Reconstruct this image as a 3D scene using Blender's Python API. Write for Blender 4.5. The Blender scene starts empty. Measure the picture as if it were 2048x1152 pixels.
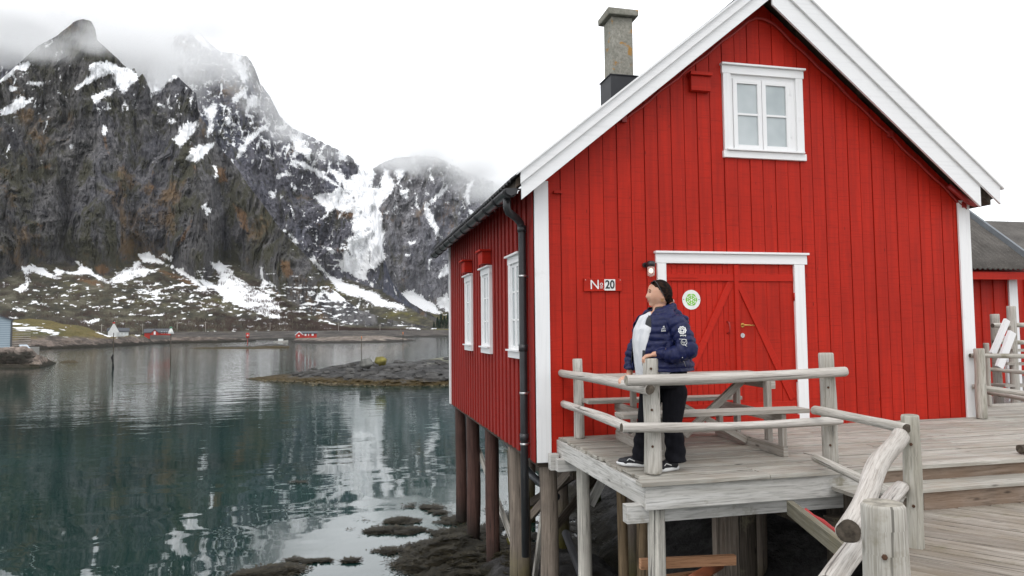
import bpy, bmesh, math, random
import numpy as np
from math import sin, cos, pi, radians, sqrt, atan2, floor
from mathutils import Vector, Matrix

random.seed(7)
S = bpy.context.scene
COL = bpy.context.scene.collection

# ---------------------------------------------------------------- camera
F = 1420.0
CZ = 3.85                      # camera height over the water
cam_d = bpy.data.cameras.new('camera')
cam = bpy.data.objects.new('camera', cam_d)
COL.objects.link(cam)
S.camera = cam
cam_d.sensor_width = 36
cam_d.lens = 36 * F / 2048
cam_d.clip_start = 0.05
cam_d.clip_end = 20000
CM = Matrix.Rotation(-radians(13.2), 3, 'Z') @ Matrix.Rotation(pi / 2 + radians(3.22), 3, 'X') @ Matrix.Rotation(-radians(.6), 3, 'Z')
cam.matrix_world = Matrix.Translation((0, 0, CZ)) @ CM.to_4x4()
CO = Vector((0, 0, CZ))
RN = np.array(CM)


def ray(x, y):
    return CM @ Vector(((x - 1024) / F, -(y - 576) / F, -1))


def at(x, y, ax, v):
    d = ray(x, y)
    return CO + d * ((v - CO[ax]) / d[ax])


# ---------------------------------------------------------------- naming
def tag(o, label=None, cat=None, group=None, kind=None):
    if label: o['label'] = label
    if cat: o['category'] = cat
    if group: o['group'] = group
    if kind: o['kind'] = kind
    return o


def thing(name, label, cat, loc=(0, 0, 0), rz=0, group=None):
    o = bpy.data.objects.new(name, None)
    COL.objects.link(o)
    o.empty_display_size = .2
    o.location = loc
    o.rotation_euler = (0, 0, rz)
    return tag(o, label, cat, group)


def dup(root, loc=None, label=None, rz=None):
    r = root.copy(); COL.objects.link(r)
    if loc is not None: r.location = loc
    if rz is not None: r.rotation_euler = (0, 0, rz)
    if label: r['label'] = label
    for ch in list(root.children):
        c = ch.copy(); COL.objects.link(c); c.parent = r
        for g in list(ch.children):
            d = g.copy(); COL.objects.link(d); d.parent = c
    return r


# ---------------------------------------------------------------- mesh builder
class MB:
    def __init__(s, org=(0, 0, 0), rz=0):
        s.v = []; s.f = []; s.uv = []; s.sm = []; s.mi = []; s.cm = 0
        s.org = Vector(org)
        s.inv = Matrix.Rotation(-rz, 3, 'Z')

    def face(s, idx, uv=None, smooth=False):
        s.f.append(tuple(idx)); s.uv.append(uv or [(0, 0)] * len(idx)); s.sm.append(smooth); s.mi.append(s.cm)

    def quad(s, a, b, c, d, uo=None):
        n = len(s.v)
        P = [Vector(p) for p in (a, b, c, d)]
        s.v += [tuple(p) for p in P]
        L = (P[1] - P[0]).length; W = (P[3] - P[0]).length
        u0, v0 = uo if uo else (random.random() * 50, random.random() * 50)
        s.face((n, n + 1, n + 2, n + 3), [(u0, v0), (u0 + L, v0), (u0 + L, v0 + W), (u0, v0 + W)])

    def box(s, lo, hi, taper=0, along=None, M=None, jit=0):
        """box; uv u runs along the longest axis"""
        lo = list(lo); hi = list(hi)
        for k in range(3):
            if lo[k] > hi[k]: lo[k], hi[k] = hi[k], lo[k]
        dim = [hi[k] - lo[k] for k in range(3)]
        ax = dim.index(max(dim)) if along is None else along
        u0, v0 = random.random() * 60, random.random() * 60
        cs = [(x, y, z) for x in (0, 1) for y in (0, 1) for z in (0, 1)]
        n = len(s.v)
        pts = []
        for c in cs:
            p = [lo[k] + dim[k] * c[k] + (random.uniform(-jit, jit) if jit else 0) for k in range(3)]
            pts.append(p)
        for p in pts:
            q = Vector(p)
            if M is not None: q = M @ q
            s.v.append(tuple(q))
        faces = [(0, 1, 3, 2), (4, 6, 7, 5), (0, 4, 5, 1), (2, 3, 7, 6), (0, 2, 6, 4), (1, 5, 7, 3)]
        others = [k for k in range(3) if k != ax]
        for fi, f in enumerate(faces):
            uv = []
            nax = fi // 2
            for i in f:
                p = pts[i]
                if nax == ax:
                    uv.append((u0 + 30 + (p[others[0]] - lo[others[0]]), v0 + (p[others[1]] - lo[others[1]])))
                else:
                    o = [k for k in others if k != nax][0]
                    uv.append((u0 + p[ax] - lo[ax], v0 + nax * 3.3 + p[o] - lo[o]))
            s.face([n + i for i in f], uv)

    def beam(s, a, b, w, h, up=(0, 0, 1)):
        """rectangular beam from a to b; w sideways, h along up"""
        a = Vector(a); b = Vector(b); d = b - a; L = d.length; d.normalize()
        up = Vector(up); sd = d.cross(up).normalized(); up = sd.cross(d).normalized()
        M = Matrix((d, sd, up)).transposed().to_4x4(); M.translation = a
        s.box((0, -w / 2, -h / 2), (L, w / 2, h / 2), along=0, M=M)

    def tube(s, pts, r, seg=12, caps=True, noise=0, nseed=0, smooth=True, sq=None):
        """tube along pts, radii r (number or list)"""
        pts = [Vector(p) for p in pts]
        if not isinstance(r, (list, tuple)): r = [r] * len(pts)
        u0, v0 = random.random() * 60, random.random() * 60
        n0 = len(s.v); L = 0
        T = []
        for i in range(len(pts)):
            t = (pts[min(i + 1, len(pts) - 1)] - pts[max(i - 1, 0)]).normalized(); T.append(t)
        ref = Vector((0, 0, 1)) if abs(T[0].z) < .9 else Vector((1, 0, 0))
        nrm = T[0].cross(ref).normalized()
        rng = random.Random(nseed)
        ph = [rng.random() * 6.28 for _ in range(8)]
        Ls = []
        for i, p in enumerate(pts):
            if i: L += (p - pts[i - 1]).length
            Ls.append(L)
            nrm = (nrm - T[i] * nrm.dot(T[i])).normalized(); bn = T[i].cross(nrm)
            for k in range(seg):
                a = 2 * pi * k / seg
                rr = r[i]
                if noise:
                    rr *= 1 + noise * (sin(2 * a + ph[0] + L * 1.3) + .7 * sin(3 * a + ph[1] - L * 2.1) + .5 * sin(5 * a + ph[2] + L * 4.) + .8 * sin(L * 5 + ph[3]))
                s.v.append(tuple(p + (nrm * cos(a) + bn * sin(a)) * rr))
        for i in range(len(pts) - 1):
            for k in range(seg):
                k2 = (k + 1) % seg
                va = v0 + 2 * pi * r[i] * k / seg; vb = v0 + 2 * pi * r[i] * (k + 1) / seg
                s.face((n0 + i * seg + k, n0 + i * seg + k2, n0 + (i + 1) * seg + k2, n0 + (i + 1) * seg + k),
                       [(u0 + Ls[i], va), (u0 + Ls[i], vb), (u0 + Ls[i + 1], vb), (u0 + Ls[i + 1], va)], smooth)
        if caps:
            om = s.cm
            if getattr(s, 'capmat', None) is not None: s.cm = s.capmat
            for base, rev, i in ((n0, True, 0), (n0 + (len(pts) - 1) * seg, False, -1)):
                idx = [base + k for k in range(seg)]
                uv = [(r[i] * cos(2 * pi * k / seg), r[i] * sin(2 * pi * k / seg)) for k in range(seg)]
                if rev: idx = idx[::-1]; uv = uv[::-1]
                s.face(idx, uv)
            s.cm = om

    def log(s, a, b, ra, rb=None, noise=.045, seed=0, bend=0, seg=14):
        a = Vector(a); b = Vector(b); rb = ra if rb is None else rb
        n = max(6, int((b - a).length / .09)); n = min(n, 40)
        d = b - a; sd = d.cross(Vector((.3, .2, 1))).normalized(); up = sd.cross(d).normalized()
        pts = []; rs = []
        rng = random.Random(seed + 99); p1, p2 = rng.random() * 6, rng.random() * 6
        for i in range(n + 1):
            t = i / n
            w = sin(pi * t)
            pts.append(a + d * t + up * bend * w + sd * bend * .6 * sin(2 * pi * t + p1) * w)
            rr = ra + (rb - ra) * t
            if i in (0, n): rr *= .9
            rs.append(rr * (1 + .03 * sin(t * 9 + p2)))
        if n > 2:
            pts.insert(1, pts[0] + (pts[1] - pts[0]) * .12); rs.insert(1, rs[1])
            pts.insert(-1, pts[-1] + (pts[-2] - pts[-1]) * .12); rs.insert(-1, rs[-2])
        s.tube(pts, rs, seg, True, noise, seed)

    def prism(s, poly, axis, lo, hi):
        """extrude a polygon (list of 2-tuples in the other two axes, in order) along axis"""
        n = len(s.v); m = len(poly)
        def P(c, w):
            q = [0, 0, 0]; o = [k for k in range(3) if k != axis]
            q[o[0]], q[o[1]] = c; q[axis] = w; return tuple(q)
        s.v += [P(c, lo) for c in poly] + [P(c, hi) for c in poly]
        u0, v0 = random.random() * 60, random.random() * 60
        s.face(range(n, n + m), [(u0 + c[1], v0 + c[0]) for c in poly])
        s.face(range(n + 2 * m - 1, n + m - 1, -1), [(u0 + c[1], v0 + c[0]) for c in poly[::-1]])
        for i in range(m):
            j = (i + 1) % m
            l = sqrt((poly[i][0] - poly[j][0]) ** 2 + (poly[i][1] - poly[j][1]) ** 2)
            s.face((n + j, n + i, n + m + i, n + m + j), [(u0 + l, v0), (u0, v0), (u0, v0 + hi - lo), (u0 + l, v0 + hi - lo)])

    def ball(s, c, r, seg=12, rings=8, scale=(1, 1, 1), noise=0, seed=0):
        c = Vector(c); n = len(s.v)
        rng = random.Random(seed); ph = [rng.random() * 6.28 for _ in range(6)]
        s.v.append(tuple(c + Vector((0, 0, r * scale[2]))))
        for i in range(1, rings):
            th = pi * i / rings
            for k in range(seg):
                a = 2 * pi * k / seg
                rr = r * (1 + noise * (sin(3 * a + ph[0]) * sin(th * 2 + ph[1]) + sin(5 * a + ph[2] + th * 3) * .6 + sin(th * 5 + ph[3] + a) * .5))
                s.v.append(tuple(c + Vector((rr * sin(th) * cos(a) * scale[0], rr * sin(th) * sin(a) * scale[1], rr * cos(th) * scale[2]))))
        s.v.append(tuple(c - Vector((0, 0, r * scale[2]))))
        for k in range(seg):
            s.face((n, n + 1 + k, n + 1 + (k + 1) % seg), None, True)
            b = n + 1 + (rings - 2) * seg
            s.face((len(s.v) - 1, b + (k + 1) % seg, b + k), None, True)
        for i in range(rings - 2):
            for k in range(seg):
                a0 = n + 1 + i * seg; k2 = (k + 1) % seg
                s.face((a0 + k, a0 + seg + k, a0 + seg + k2, a0 + k2), None, True)

    def build(s, name, mats, parent=None, bevel=0, recalc=True):
        me = bpy.data.meshes.new(name)
        vs = [tuple(s.inv @ (Vector(p) - s.org)) for p in s.v] if (s.org.length or s.inv != Matrix.Identity(3)) else s.v
        me.from_pydata(vs, [], s.f)
        ul = me.uv_layers.new(name='UVMap')
        flat = [c for uv in s.uv for p in uv for c in p]
        ul.data.foreach_set('uv', flat)
        me.polygons.foreach_set('use_smooth', s.sm)
        if not isinstance(mats, (list, tuple)): mats = [mats]
        for m in mats: me.materials.append(m)
        me.polygons.foreach_set('material_index', s.mi)
        if recalc:
            bm = bmesh.new(); bm.from_mesh(me); bmesh.ops.recalc_face_normals(bm, faces=bm.faces); bm.to_mesh(me); bm.free()
        o = bpy.data.objects.new(name, me); COL.objects.link(o)
        if parent is not None: o.parent = parent
        if bevel:
            b = o.modifiers.new('bevel', 'BEVEL'); b.width = bevel; b.segments = 2; b.limit_method = 'ANGLE'
        return o


# ---------------------------------------------------------------- materials
class NT:
    def __init__(s, name):
        s.m = bpy.data.materials.new(name); s.m.use_nodes = True
        s.t = s.m.node_tree; s.n = s.t.nodes; s.l = s.t.links
        s.b = s.n['Principled BSDF']; s.o = s.n['Material Output']

    def add(s, typ, **kw):
        nd = s.n.new(typ)
        for k, v in kw.items():
            if hasattr(nd, k): setattr(nd, k, v)
        return nd

    def lk(s, a, b): s.l.new(a, b)

    def put(s, sock, val):
        if hasattr(val, 'is_linked') or hasattr(val, 'links'): s.l.new(val, sock)
        else: sock.default_value = val

    def co(s, kind='Object'):
        return s.add('ShaderNodeTexCoord').outputs[kind]

    def mapping(s, vec, scale=(1, 1, 1), rot=(0, 0, 0), loc=(0, 0, 0)):
        m = s.add('ShaderNodeMapping'); s.lk(vec, m.inputs['Vector'])
        m.inputs['Scale'].default_value = scale; m.inputs['Rotation'].default_value = rot; m.inputs['Location'].default_value = loc
        return m.outputs[0]

    def noise(s, vec, scale=5, detail=4, rough=.55, dist=0, out='Fac', typ='FBM'):
        n = s.add('ShaderNodeTexNoise'); s.lk(vec, n.inputs['Vector'])
        try: n.noise_type = typ
        except Exception: pass
        n.inputs['Scale'].default_value = scale; n.inputs['Detail'].default_value = detail
        n.inputs['Roughness'].default_value = rough; n.inputs['Distortion'].default_value = dist
        return n.outputs[out]

    def ramp(s, fac, stops, interp='LINEAR'):
        r = s.add('ShaderNodeValToRGB'); s.lk(fac, r.inputs[0]); r.color_ramp.interpolation = interp
        e = r.color_ramp.elements
        while len(e) < len(stops): e.new(.5)
        for i, (p, c) in enumerate(stops):
            e[i].position = p
            if not isinstance(c, (tuple, list)): c = (c, c, c)
            e[i].color = (*c[:3], 1)
        return r.outputs[0]

    def mix(s, fac, a, b, mode='MIX'):
        m = s.add('ShaderNodeMix'); m.data_type = 'RGBA'; m.blend_type = mode
        s.put(m.inputs[0], fac)
        for sock, v in ((m.inputs[6], a), (m.inputs[7], b)):
            if isinstance(v, (tuple, list)): v = (*v[:3], 1)
            s.put(sock, v)
        return m.outputs[2]

    def math(s, op, a, b=None, c=None, clamp=False):
        m = s.add('ShaderNodeMath', operation=op); m.use_clamp = clamp
        s.put(m.inputs[0], a)
        if b is not None: s.put(m.inputs[1], b)
        if c is not None: s.put(m.inputs[2], c)
        return m.outputs[0]

    def attr(s, name, out='Fac'):
        a = s.add('ShaderNodeAttribute'); a.attribute_name = name; return a.outputs[out]

    def bump(s, h, strength=.3, dist=.01, normal=None):
        b = s.add('ShaderNodeBump'); s.lk(h, b.inputs['Height'])
        b.inputs['Strength'].default_value = strength; b.inputs['Distance'].default_value = dist
        if normal is not None: s.lk(normal, b.inputs['Normal'])
        s.lk(b.outputs[0], s.b.inputs['Normal']); return b.outputs[0]

    def fin(s, color=None, rough=.6, spec=.5, metal=0):
        if color is not None:
            if isinstance(color, (tuple, list)): s.b.inputs['Base Color'].default_value = (*color[:3], 1)
            else: s.lk(color, s.b.inputs['Base Color'])
        s.put(s.b.inputs['Roughness'], rough)
        s.b.inputs['Specular IOR Level'].default_value = spec
        s.b.inputs['Metallic'].default_value = metal
        return s.m


def plain(name, c, rough=.6, spec=.5, metal=0, var=.12, scale=6):
    t = NT(name)
    n = t.noise(t.co(), scale, 4)
    a = tuple(x * (1 - var) for x in c); b = tuple(min(1, x * (1 + var)) for x in c)
    return t.fin(t.ramp(n, [(.3, a), (.7, b)]), rough, spec, metal)


def wood(name, lo, mid, hi, moss=0, rough=.8, grain=1.0, warm=None, crack=1.0, tone=.45):
    """weathered timber; grain runs along uv u (metres)"""
    t = NT(name)
    uv = t.co('UV')
    g1 = t.noise(t.mapping(uv, (1.3, 38 * grain, 1)), 1.0, 6, .62, 1.1)
    g2 = t.noise(t.mapping(uv, (5, 150 * grain, 1)), 1.0, 3, .6, .3)
    big = t.noise(t.mapping(uv, (.5, 2.2, 1)), 1.0, 3, .5)
    blot = t.noise(t.mapping(t.co(), (1, 1, 1)), 2.3, 5, .6)
    c = t.ramp(g1, [(.28, lo), (.47, mid), (.68, hi)])
    c = t.mix(t.ramp(g2, [(.33, .55), (.5, 0)]), c, tuple(x * .45 for x in lo))
    c = t.mix(t.ramp(big, [(.35, tone), (.6, 0)]), c, lo)
    if warm: c = t.mix(t.ramp(blot, [(.45, 0), (.7, .6)]), c, warm)
    # dark cracks
    cr = t.noise(t.mapping(uv, (.9, 34, 1), loc=(3, 7, 0)), 1.0, 3, .45, .5)
    crm = t.ramp(cr, [(.30, .8 * crack), (.345, 0)])
    c = t.mix(crm, c, tuple(x * .22 for x in lo))
    # knots
    v = t.add('ShaderNodeTexVoronoi'); v.feature = 'F1'; t.lk(t.mapping(uv, (2.4, 9, 1)), v.inputs['Vector']); v.inputs['Scale'].default_value = 1.0
    kn = t.ramp(v.outputs['Distance'], [(.05, .9), (.13, 0)])
    c = t.mix(kn, c, tuple(x * .4 for x in lo))
    if moss:
        mo = t.noise(t.co(), 3.1, 6, .65)
        c = t.mix(t.ramp(mo, [(.62 - moss * .2, 0), (.74 - moss * .2, .75)]), c, (.17, .15, .095))
    h = t.math('SUBTRACT', t.math('ADD', g1, t.math('MULTIPLY', g2, .5)), t.math('MULTIPLY', crm, 1.2))
    t.bump(h, .55, .006)
    return t.fin(c, rough, .3)


def wet_pile(name, top, low, z0, z1):
    """log with algae-dark foot: a real tide mark, by height above water"""
    t = NT(name)
    uv = t.co('UV')
    g1 = t.noise(t.mapping(uv, (1.1, 24, 1)), 1.0, 6, .65, 1.2)
    blot = t.noise(t.co(), 2.6, 6, .65)
    c = t.ramp(g1, [(.3, tuple(x * .45 for x in top)), (.5, top), (.7, tuple(min(1, x * 1.5) for x in top))])
    c = t.mix(t.ramp(blot, [(.45, 0), (.75, .6)]), c, tuple(x * .5 for x in top))
    geo = t.add('ShaderNodeNewGeometry'); sp = t.add('ShaderNodeSeparateXYZ'); t.lk(geo.outputs['Position'], sp.inputs[0])
    z = t.math('ADD', sp.outputs['Z'], t.math('MULTIPLY', blot, .5))
    k = t.add('ShaderNodeMapRange'); t.lk(z, k.inputs[0])
    k.inputs[1].default_value = z0 + .25; k.inputs[2].default_value = z1 + .25; k.inputs[3].default_value = 1; k.inputs[4].default_value = 0
    alg = t.ramp(t.noise(t.co(), 9, 4), [(.35, tuple(x * .5 for x in low)), (.65, low)])
    c = t.mix(k.outputs[0], c, alg)
    cr = t.noise(t.mapping(uv, (.8, 20, 1)), 1.0, 2, .4, 2.)
    crm = t.ramp(cr, [(.30, .8), (.36, 0)])
    c = t.mix(crm, c, (.012, .01, .008))
    t.bump(t.math('SUBTRACT', g1, crm), .6, .01)
    return t.fin(c, .75, .3)


def red_paint(name, c, dark, scale=1.0):
    t = NT(name)
    uv = t.co('UV')
    saw = t.noise(t.mapping(uv, (55, 2.2, 1)), 1.0, 3, .7, .6)      # saw marks across the board
    lng = t.noise(t.mapping(uv, (.8, 16, 1)), 1.0, 4, .6, .5)
    blot = t.noise(t.co(), .9, 5, .6)
    col = t.ramp(lng, [(.3, dark), (.62, c)])
    col = t.mix(t.ramp(blot, [(.35, .35), (.62, 0)]), col, tuple(x * .72 for x in dark))
    col = t.mix(t.ramp(saw, [(.3, .5), (.48, 0)]), col, tuple(x * .6 for x in dark))
    fl = t.noise(t.mapping(uv, (38, 60, 1)), 1.0, 2, .5)
    col = t.mix(t.ramp(fl, [(.765, 0), (.79, .6)]), col, (.6, .3, .26))
    kn = t.add('ShaderNodeTexVoronoi'); t.lk(t.mapping(uv, (2.0, 7, 1)), kn.inputs['Vector']); kn.inputs['Scale'].default_value = 1
    col = t.mix(t.ramp(kn.outputs['Distance'], [(.035, .7), (.06, 0)]), col, tuple(x * .25 for x in dark))
    t.bump(t.math('ADD', saw, t.math('MULTIPLY', lng, .7)), .35, .004)
    return t.fin(col, .6, .2)


def white_paint(name='white_paint', c=.80):
    t = NT(name)
    uv = t.co('UV')
    g = t.noise(t.mapping(uv, (1.2, 30, 1)), 1.0, 4, .6, .4)
    d = t.noise(t.co(), 3.5, 6, .7)
    col = t.ramp(g, [(.25, (c * .9, c * .9, c * .9)), (.5, (c, c, c))])
    col = t.mix(t.ramp(d, [(.62, 0), (.8, .35)]), col, (.45, .44, .40))
    t.bump(g, .25, .004)
    return t.fin(col, .45, .4)


M = {}
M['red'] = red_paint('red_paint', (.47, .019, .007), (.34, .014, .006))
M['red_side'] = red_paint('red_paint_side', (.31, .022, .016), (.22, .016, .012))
M['red_door'] = red_paint('red_door_paint', (.50, .018, .007), (.40, .015, .006))
M['white'] = white_paint()
M['grey_log'] = wood('silvered_log', (.30, .27, .235), (.50, .465, .425), (.62, .59, .55), crack=.9)
M['grey_post'] = wood('silvered_post', (.26, .24, .20), (.47, .445, .40), (.60, .575, .53), moss=.25, crack=.9)
M['pole'] = wood('treated_pole', (.26, .245, .20), (.39, .37, .315), (.51, .49, .44), moss=.1, grain=.5, crack=.3)
M['deck'] = wood('deck_plank', (.23, .21, .18), (.42, .40, .355), (.56, .54, .49), warm=(.29, .245, .19), crack=.9, tone=.8)
M['deck_low'] = wood('deck_plank_wet', (.16, .135, .11), (.32, .285, .24), (.46, .42, .37), warm=(.19, .15, .10), moss=.3, crack=.9, tone=.8)
M['step'] = wood('step_board', (.12, .085, .06), (.22, .165, .125), (.32, .25, .20), warm=(.20, .13, .085), grain=.4, crack=.4)
M['fascia'] = wood('fascia_board', (.35, .335, .305), (.52, .505, .475), (.63, .615, .59), moss=.12, grain=.45, crack=.5)
M['table'] = wood('table_timber', (.24, .21, .175), (.38, .35, .31), (.50, .47, .43), crack=.8)
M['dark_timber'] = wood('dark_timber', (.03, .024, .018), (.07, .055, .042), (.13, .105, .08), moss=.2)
M['new_plank'] = wood('fresh_plank', (.28, .14, .07), (.42, .22, .12), (.5, .28, .16), grain=.4, crack=.1)
M['end'] = plain('log_end', (.085, .07, .055), .9, .2, var=.6, scale=25)
M['end_light'] = plain('log_end_light', (.27, .25, .21), .9, .2, var=.4, scale=25)
M['pile_brown'] = wet_pile('creosoted_pile', (.075, .038, .030), (.025, .018, .014), .1, .6)
M['pile_grey'] = wet_pile('grey_pile', (.19, .155, .125), (.13, .115, .022), .25, 1.0)
M['pile_pale'] = wet_pile('pale_pile', (.48, .455, .405), (.10, .10, .035), -.4, .5)
M['pile_green'] = wet_pile('green_pile', (.17, .12, .07), (.045, .06, .015), .6, 1.2)
M['black_metal'] = plain('black_gutter', (.022, .022, .024), .35, .5, var=.3)
M['pipe_grey'] = plain('grey_pipe', (.06, .062, .068), .4, .5)
M['lead'] = plain('chimney_flashing', (.025, .026, .03), .5)
M['brass'] = plain('brass', (.55, .33, .10), .3, .5, .9)
M['steel'] = plain('steel', (.5, .5, .5), .35, .5, .9)
M['black'] = plain('black_paint', (.012, .012, .012), .5)
M['dark'] = plain('dark_opening', (.01, .008, .008), .8)
# ---------------------------------------------------------------- light
S.view_settings.view_transform = 'Standard'
S.view_settings.look = 'None'
S.view_settings.gamma = 1
S.view_settings.exposure = EXPO = 0.0
w = bpy.data.worlds.new('World'); S.world = w; w.use_nodes = True
wt = w.node_tree; bg = wt.nodes['Background']
SUN_EL, SUN_AZ = radians(52), radians(-150)
sky = wt.nodes.new('ShaderNodeTexSky'); sky.sky_type = 'NISHITA'; sky.sun_disc = False
sky.sun_elevation = SUN_EL
sky.sun_rotation = radians(215)
sky.dust_density = 4; sky.air_density = 1.0
# overcast: the blue sky is veiled by an even white cloud deck
rgb = wt.nodes.new('ShaderNodeMix'); rgb.data_type = 'RGBA'
tc = wt.nodes.new('ShaderNodeTexCoord')
nz = wt.nodes.new('ShaderNodeTexNoise'); nz.inputs['Scale'].default_value = 1.6; nz.inputs['Detail'].default_value = 5
mp = wt.nodes.new('ShaderNodeMapping'); mp.inputs['Scale'].default_value = (1, 1, 2.5)
wt.links.new(tc.outputs['Generated'], mp.inputs[0]); wt.links.new(mp.outputs[0], nz.inputs['Vector'])
cr = wt.nodes.new('ShaderNodeValToRGB')
cr.color_ramp.elements[0].position = .3; cr.color_ramp.elements[0].color = (15.2, 15.6, 16.2, 1)
cr.color_ramp.elements[1].position = .7; cr.color_ramp.elements[1].color = (17.0, 17.3, 17.8, 1)
wt.links.new(nz.outputs['Fac'], cr.inputs[0])
rgb.inputs[0].default_value = .93
wt.links.new(sky.outputs[0], rgb.inputs[6]); wt.links.new(cr.outputs[0], rgb.inputs[7])
wt.links.new(rgb.outputs[2], bg.inputs[0])
bg.inputs[1].default_value = .10
sun_d = bpy.data.lights.new('sun', 'SUN'); sun_d.energy = .8; sun_d.angle = radians(25); sun_d.color = (1, .97, .93)
sun = bpy.data.objects.new('sun', sun_d); COL.objects.link(sun)
# light comes from behind the camera, upper left
sv = Vector((sin(radians(215)) * cos(SUN_EL), cos(radians(215)) * cos(SUN_EL), sin(SUN_EL)))
sun.rotation_euler = sv.to_track_quat('Z', 'Y').to_euler()
sun.location = (0, 0, 30)
cy = S.cycles
cy.volume_bounces = 10; cy.max_bounces = 12; cy.diffuse_bounces = 4; cy.glossy_bounces = 4; cy.transparent_max_bounces = 16
cy.volume_step_rate = 1.0; cy.volume_max_steps = 96
cy.use_denoising = True
cy.sample_clamp_indirect = 8
# ================================================================= the red boathouse
HX0, HX1, HY0, HY1, HZ0 = 2.10, 8.08, 7.80, 14.40, 2.34
RX = 5.06                        # ridge
def rake(x): return 7.93 - .815 * abs(x - RX)

house = thing('wooden_boathouse', 'big red board-clad boathouse on log piles with white trim and a tall white-edged gable', 'house', ((HX0 + HX1) / 2, HY0, HZ0))
HO = house.location
def hb(mb, name, mats, parent=None, bevel=0):
    mb.org = Vector(HO)
    return mb.build(name, mats, parent if parent is not None else house, bevel)
HOUSE_KIDS = []

def boards_front(mb, x0, x1, y, zb, ztop, pitch, wid, th, holes):
    x = x0; k = 0
    while x < x1 - .03:
        a, b = x, min(x + pitch - random.uniform(.008, .014), x1)
        pr = .020 if k % 2 else .015
        k += 1
        segs = [(zb, None)]
        h = [q for q in holes if q[0] < b - .02 and q[1] > a + .02]
        if h:
            q = h[0]
            segs = []
            if q[2] > zb: segs.append((zb, q[2]))
            segs.append((q[3], None))
        for lo, hi in segs:
            dj = random.uniform(-.002, .002)
            if hi is None:
                za, zc = ztop(a), ztop(b)
                if min(za, zc) < lo + .02: continue
                poly = [(a, lo), (b, lo), (b, zc), (a, za)]
                if a < RX < b: poly = [(a, lo), (b, lo), (b, zc), (RX, ztop(RX)), (a, za)]
            else:
                poly = [(a, lo), (b, lo), (b, hi), (a, hi)]
            mb.prism(poly, 1, y - pr + dj, y + .004)
        x += pitch

# --- gable wall
WIN = (4.56, 5.58, 5.98, 7.02); DOOR = (3.64, 5.50, 2.3, 4.66)
mb = MB()
mb.prism([(HX0, HZ0), (HX1, HZ0), (HX1, rake(HX1)), (RX, rake(RX)), (HX0, rake(HX0))], 1, HY0, HY0 + .12)
boards_front(mb, HX0 + .14, HX1 - .16, HY0, HZ0, rake, .1755, .19, .022, [WIN, DOOR])
# each under-board reads as its own plank: thin V gap strips
hb(mb, 'front_wall', M['red'])
# --- side wall (towards the water)
mb = MB()
mb.box((HX0, HY0 + .12, HZ0), (HX0 + .12, HY1, rake(HX0)), along=2)
y = HY0 + .1; HOLES = [(8.3, 8.96), (10.2, 10.86), (11.76, 12.42)]
while y < HY1 - .1:
    b = y + .125
    segs = [(HZ0 + random.uniform(-.01, 0), rake(HX0) + .02)]
    if any(q[0] + .05 < b and q[1] - .05 > y for q in HOLES): segs = [(HZ0, 3.6), (4.62, rake(HX0) + .02)]
    for lo, hi in segs: mb.box((HX0 - .022, y, lo), (HX0 + .004, b, hi), along=2)
    y += .232
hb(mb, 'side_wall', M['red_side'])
mb = MB()
mb.box((HX1 - .12, HY0 + .12, HZ0), (HX1, HY1, rake(HX1)), along=2)
mb.prism([(HX0 + .12, HZ0), (HX1 - .12, HZ0), (HX1 - .12, rake(HX1)), (RX, rake(RX)), (HX0 + .12, rake(HX0))], 1, HY1 - .12, HY1)
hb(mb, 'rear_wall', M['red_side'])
# --- floor
mb = MB()
mb.box((HX0 + .02, HY0 + .02, HZ0 - .06), (HX1 - .02, HY1 - .02, HZ0 - .004), along=0)
for k in range(9): mb.box((HX0 + .45, HY0 + .1 + k * .78, HZ0 - .24), (HX1 - .05, HY0 + .22 + k * .78, HZ0 - .064))
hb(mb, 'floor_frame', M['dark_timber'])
# --- corner boards
for a, b, z in ((HX0 - .012, HX0 + .155, HZ0 + .0), (HX1 - .17, HX1 + .012, HZ0 + .2)):
    mb = MB(); mb.box((a, HY0 - .052, z), (b, HY0 - .024, rake(a if a < 4 else b) + .02), along=2)
    hb(mb, 'corner_board', M['white'], bevel=.004)
mb = MB(); mb.box((HX0 - .05, HY1 - .12, HZ0), (HX0 - .024, HY1 + .02, rake(HX0)), along=2)
hb(mb, 'corner_board', M['white'])
mb = MB(); mb.box((HX0 - .035, HY0 - .022, HZ0), (HX0 - .0225, HY0 + .1, rake(HX0)), along=2)
hb(mb, 'corner_board', M['red_side'])

# --- roof
t = NT('corrugated_roof')
wv = t.add('ShaderNodeTexNoise'); t.lk(t.co(), wv.inputs['Vector']); wv.inputs['Scale'].default_value = 3
M['roof_dark'] = t.fin(t.ramp(wv.outputs['Fac'], [(.3, (.02, .02, .022)), (.7, (.05, .05, .052))]), .5)
def corr_roof(y0, y1, xr, zr, xe, ze, pitch, amp, n_up, thick=.05):
    mb = MB(); ny = int((y1 - y0) / pitch * 6)
    n0 = 0
    d = Vector((xe - xr, 0, ze - zr)).normalized(); nrm = Vector((-d.z, 0, d.x))
    if nrm.z < 0: nrm = -nrm
    for j in range(n_up + 1):
        for i in range(ny + 1):
            y = y0 + (y1 - y0) * i / ny
            p = Vector((xr + (xe - xr) * j / n_up, y, zr + (ze - zr) * j / n_up)) + nrm * amp * sin(2 * pi * (y - y0) / pitch)
            mb.v.append(tuple(p))
    for j in range(n_up):
        for i in range(ny):
            a = j * (ny + 1) + i
            mb.face((a, a + 1, a + ny + 2, a + ny + 1), None, True)
    return mb
rf = corr_roof(7.56, 14.68, RX, 8.17, 1.78, 8.17 - .815 * (RX - 1.78), .076 * 2, .014, 3)
roof = hb(rf, 'roof', M['roof_dark'])
so = roof.modifiers.new('thick', 'SOLIDIFY'); so.thickness = .02
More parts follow.
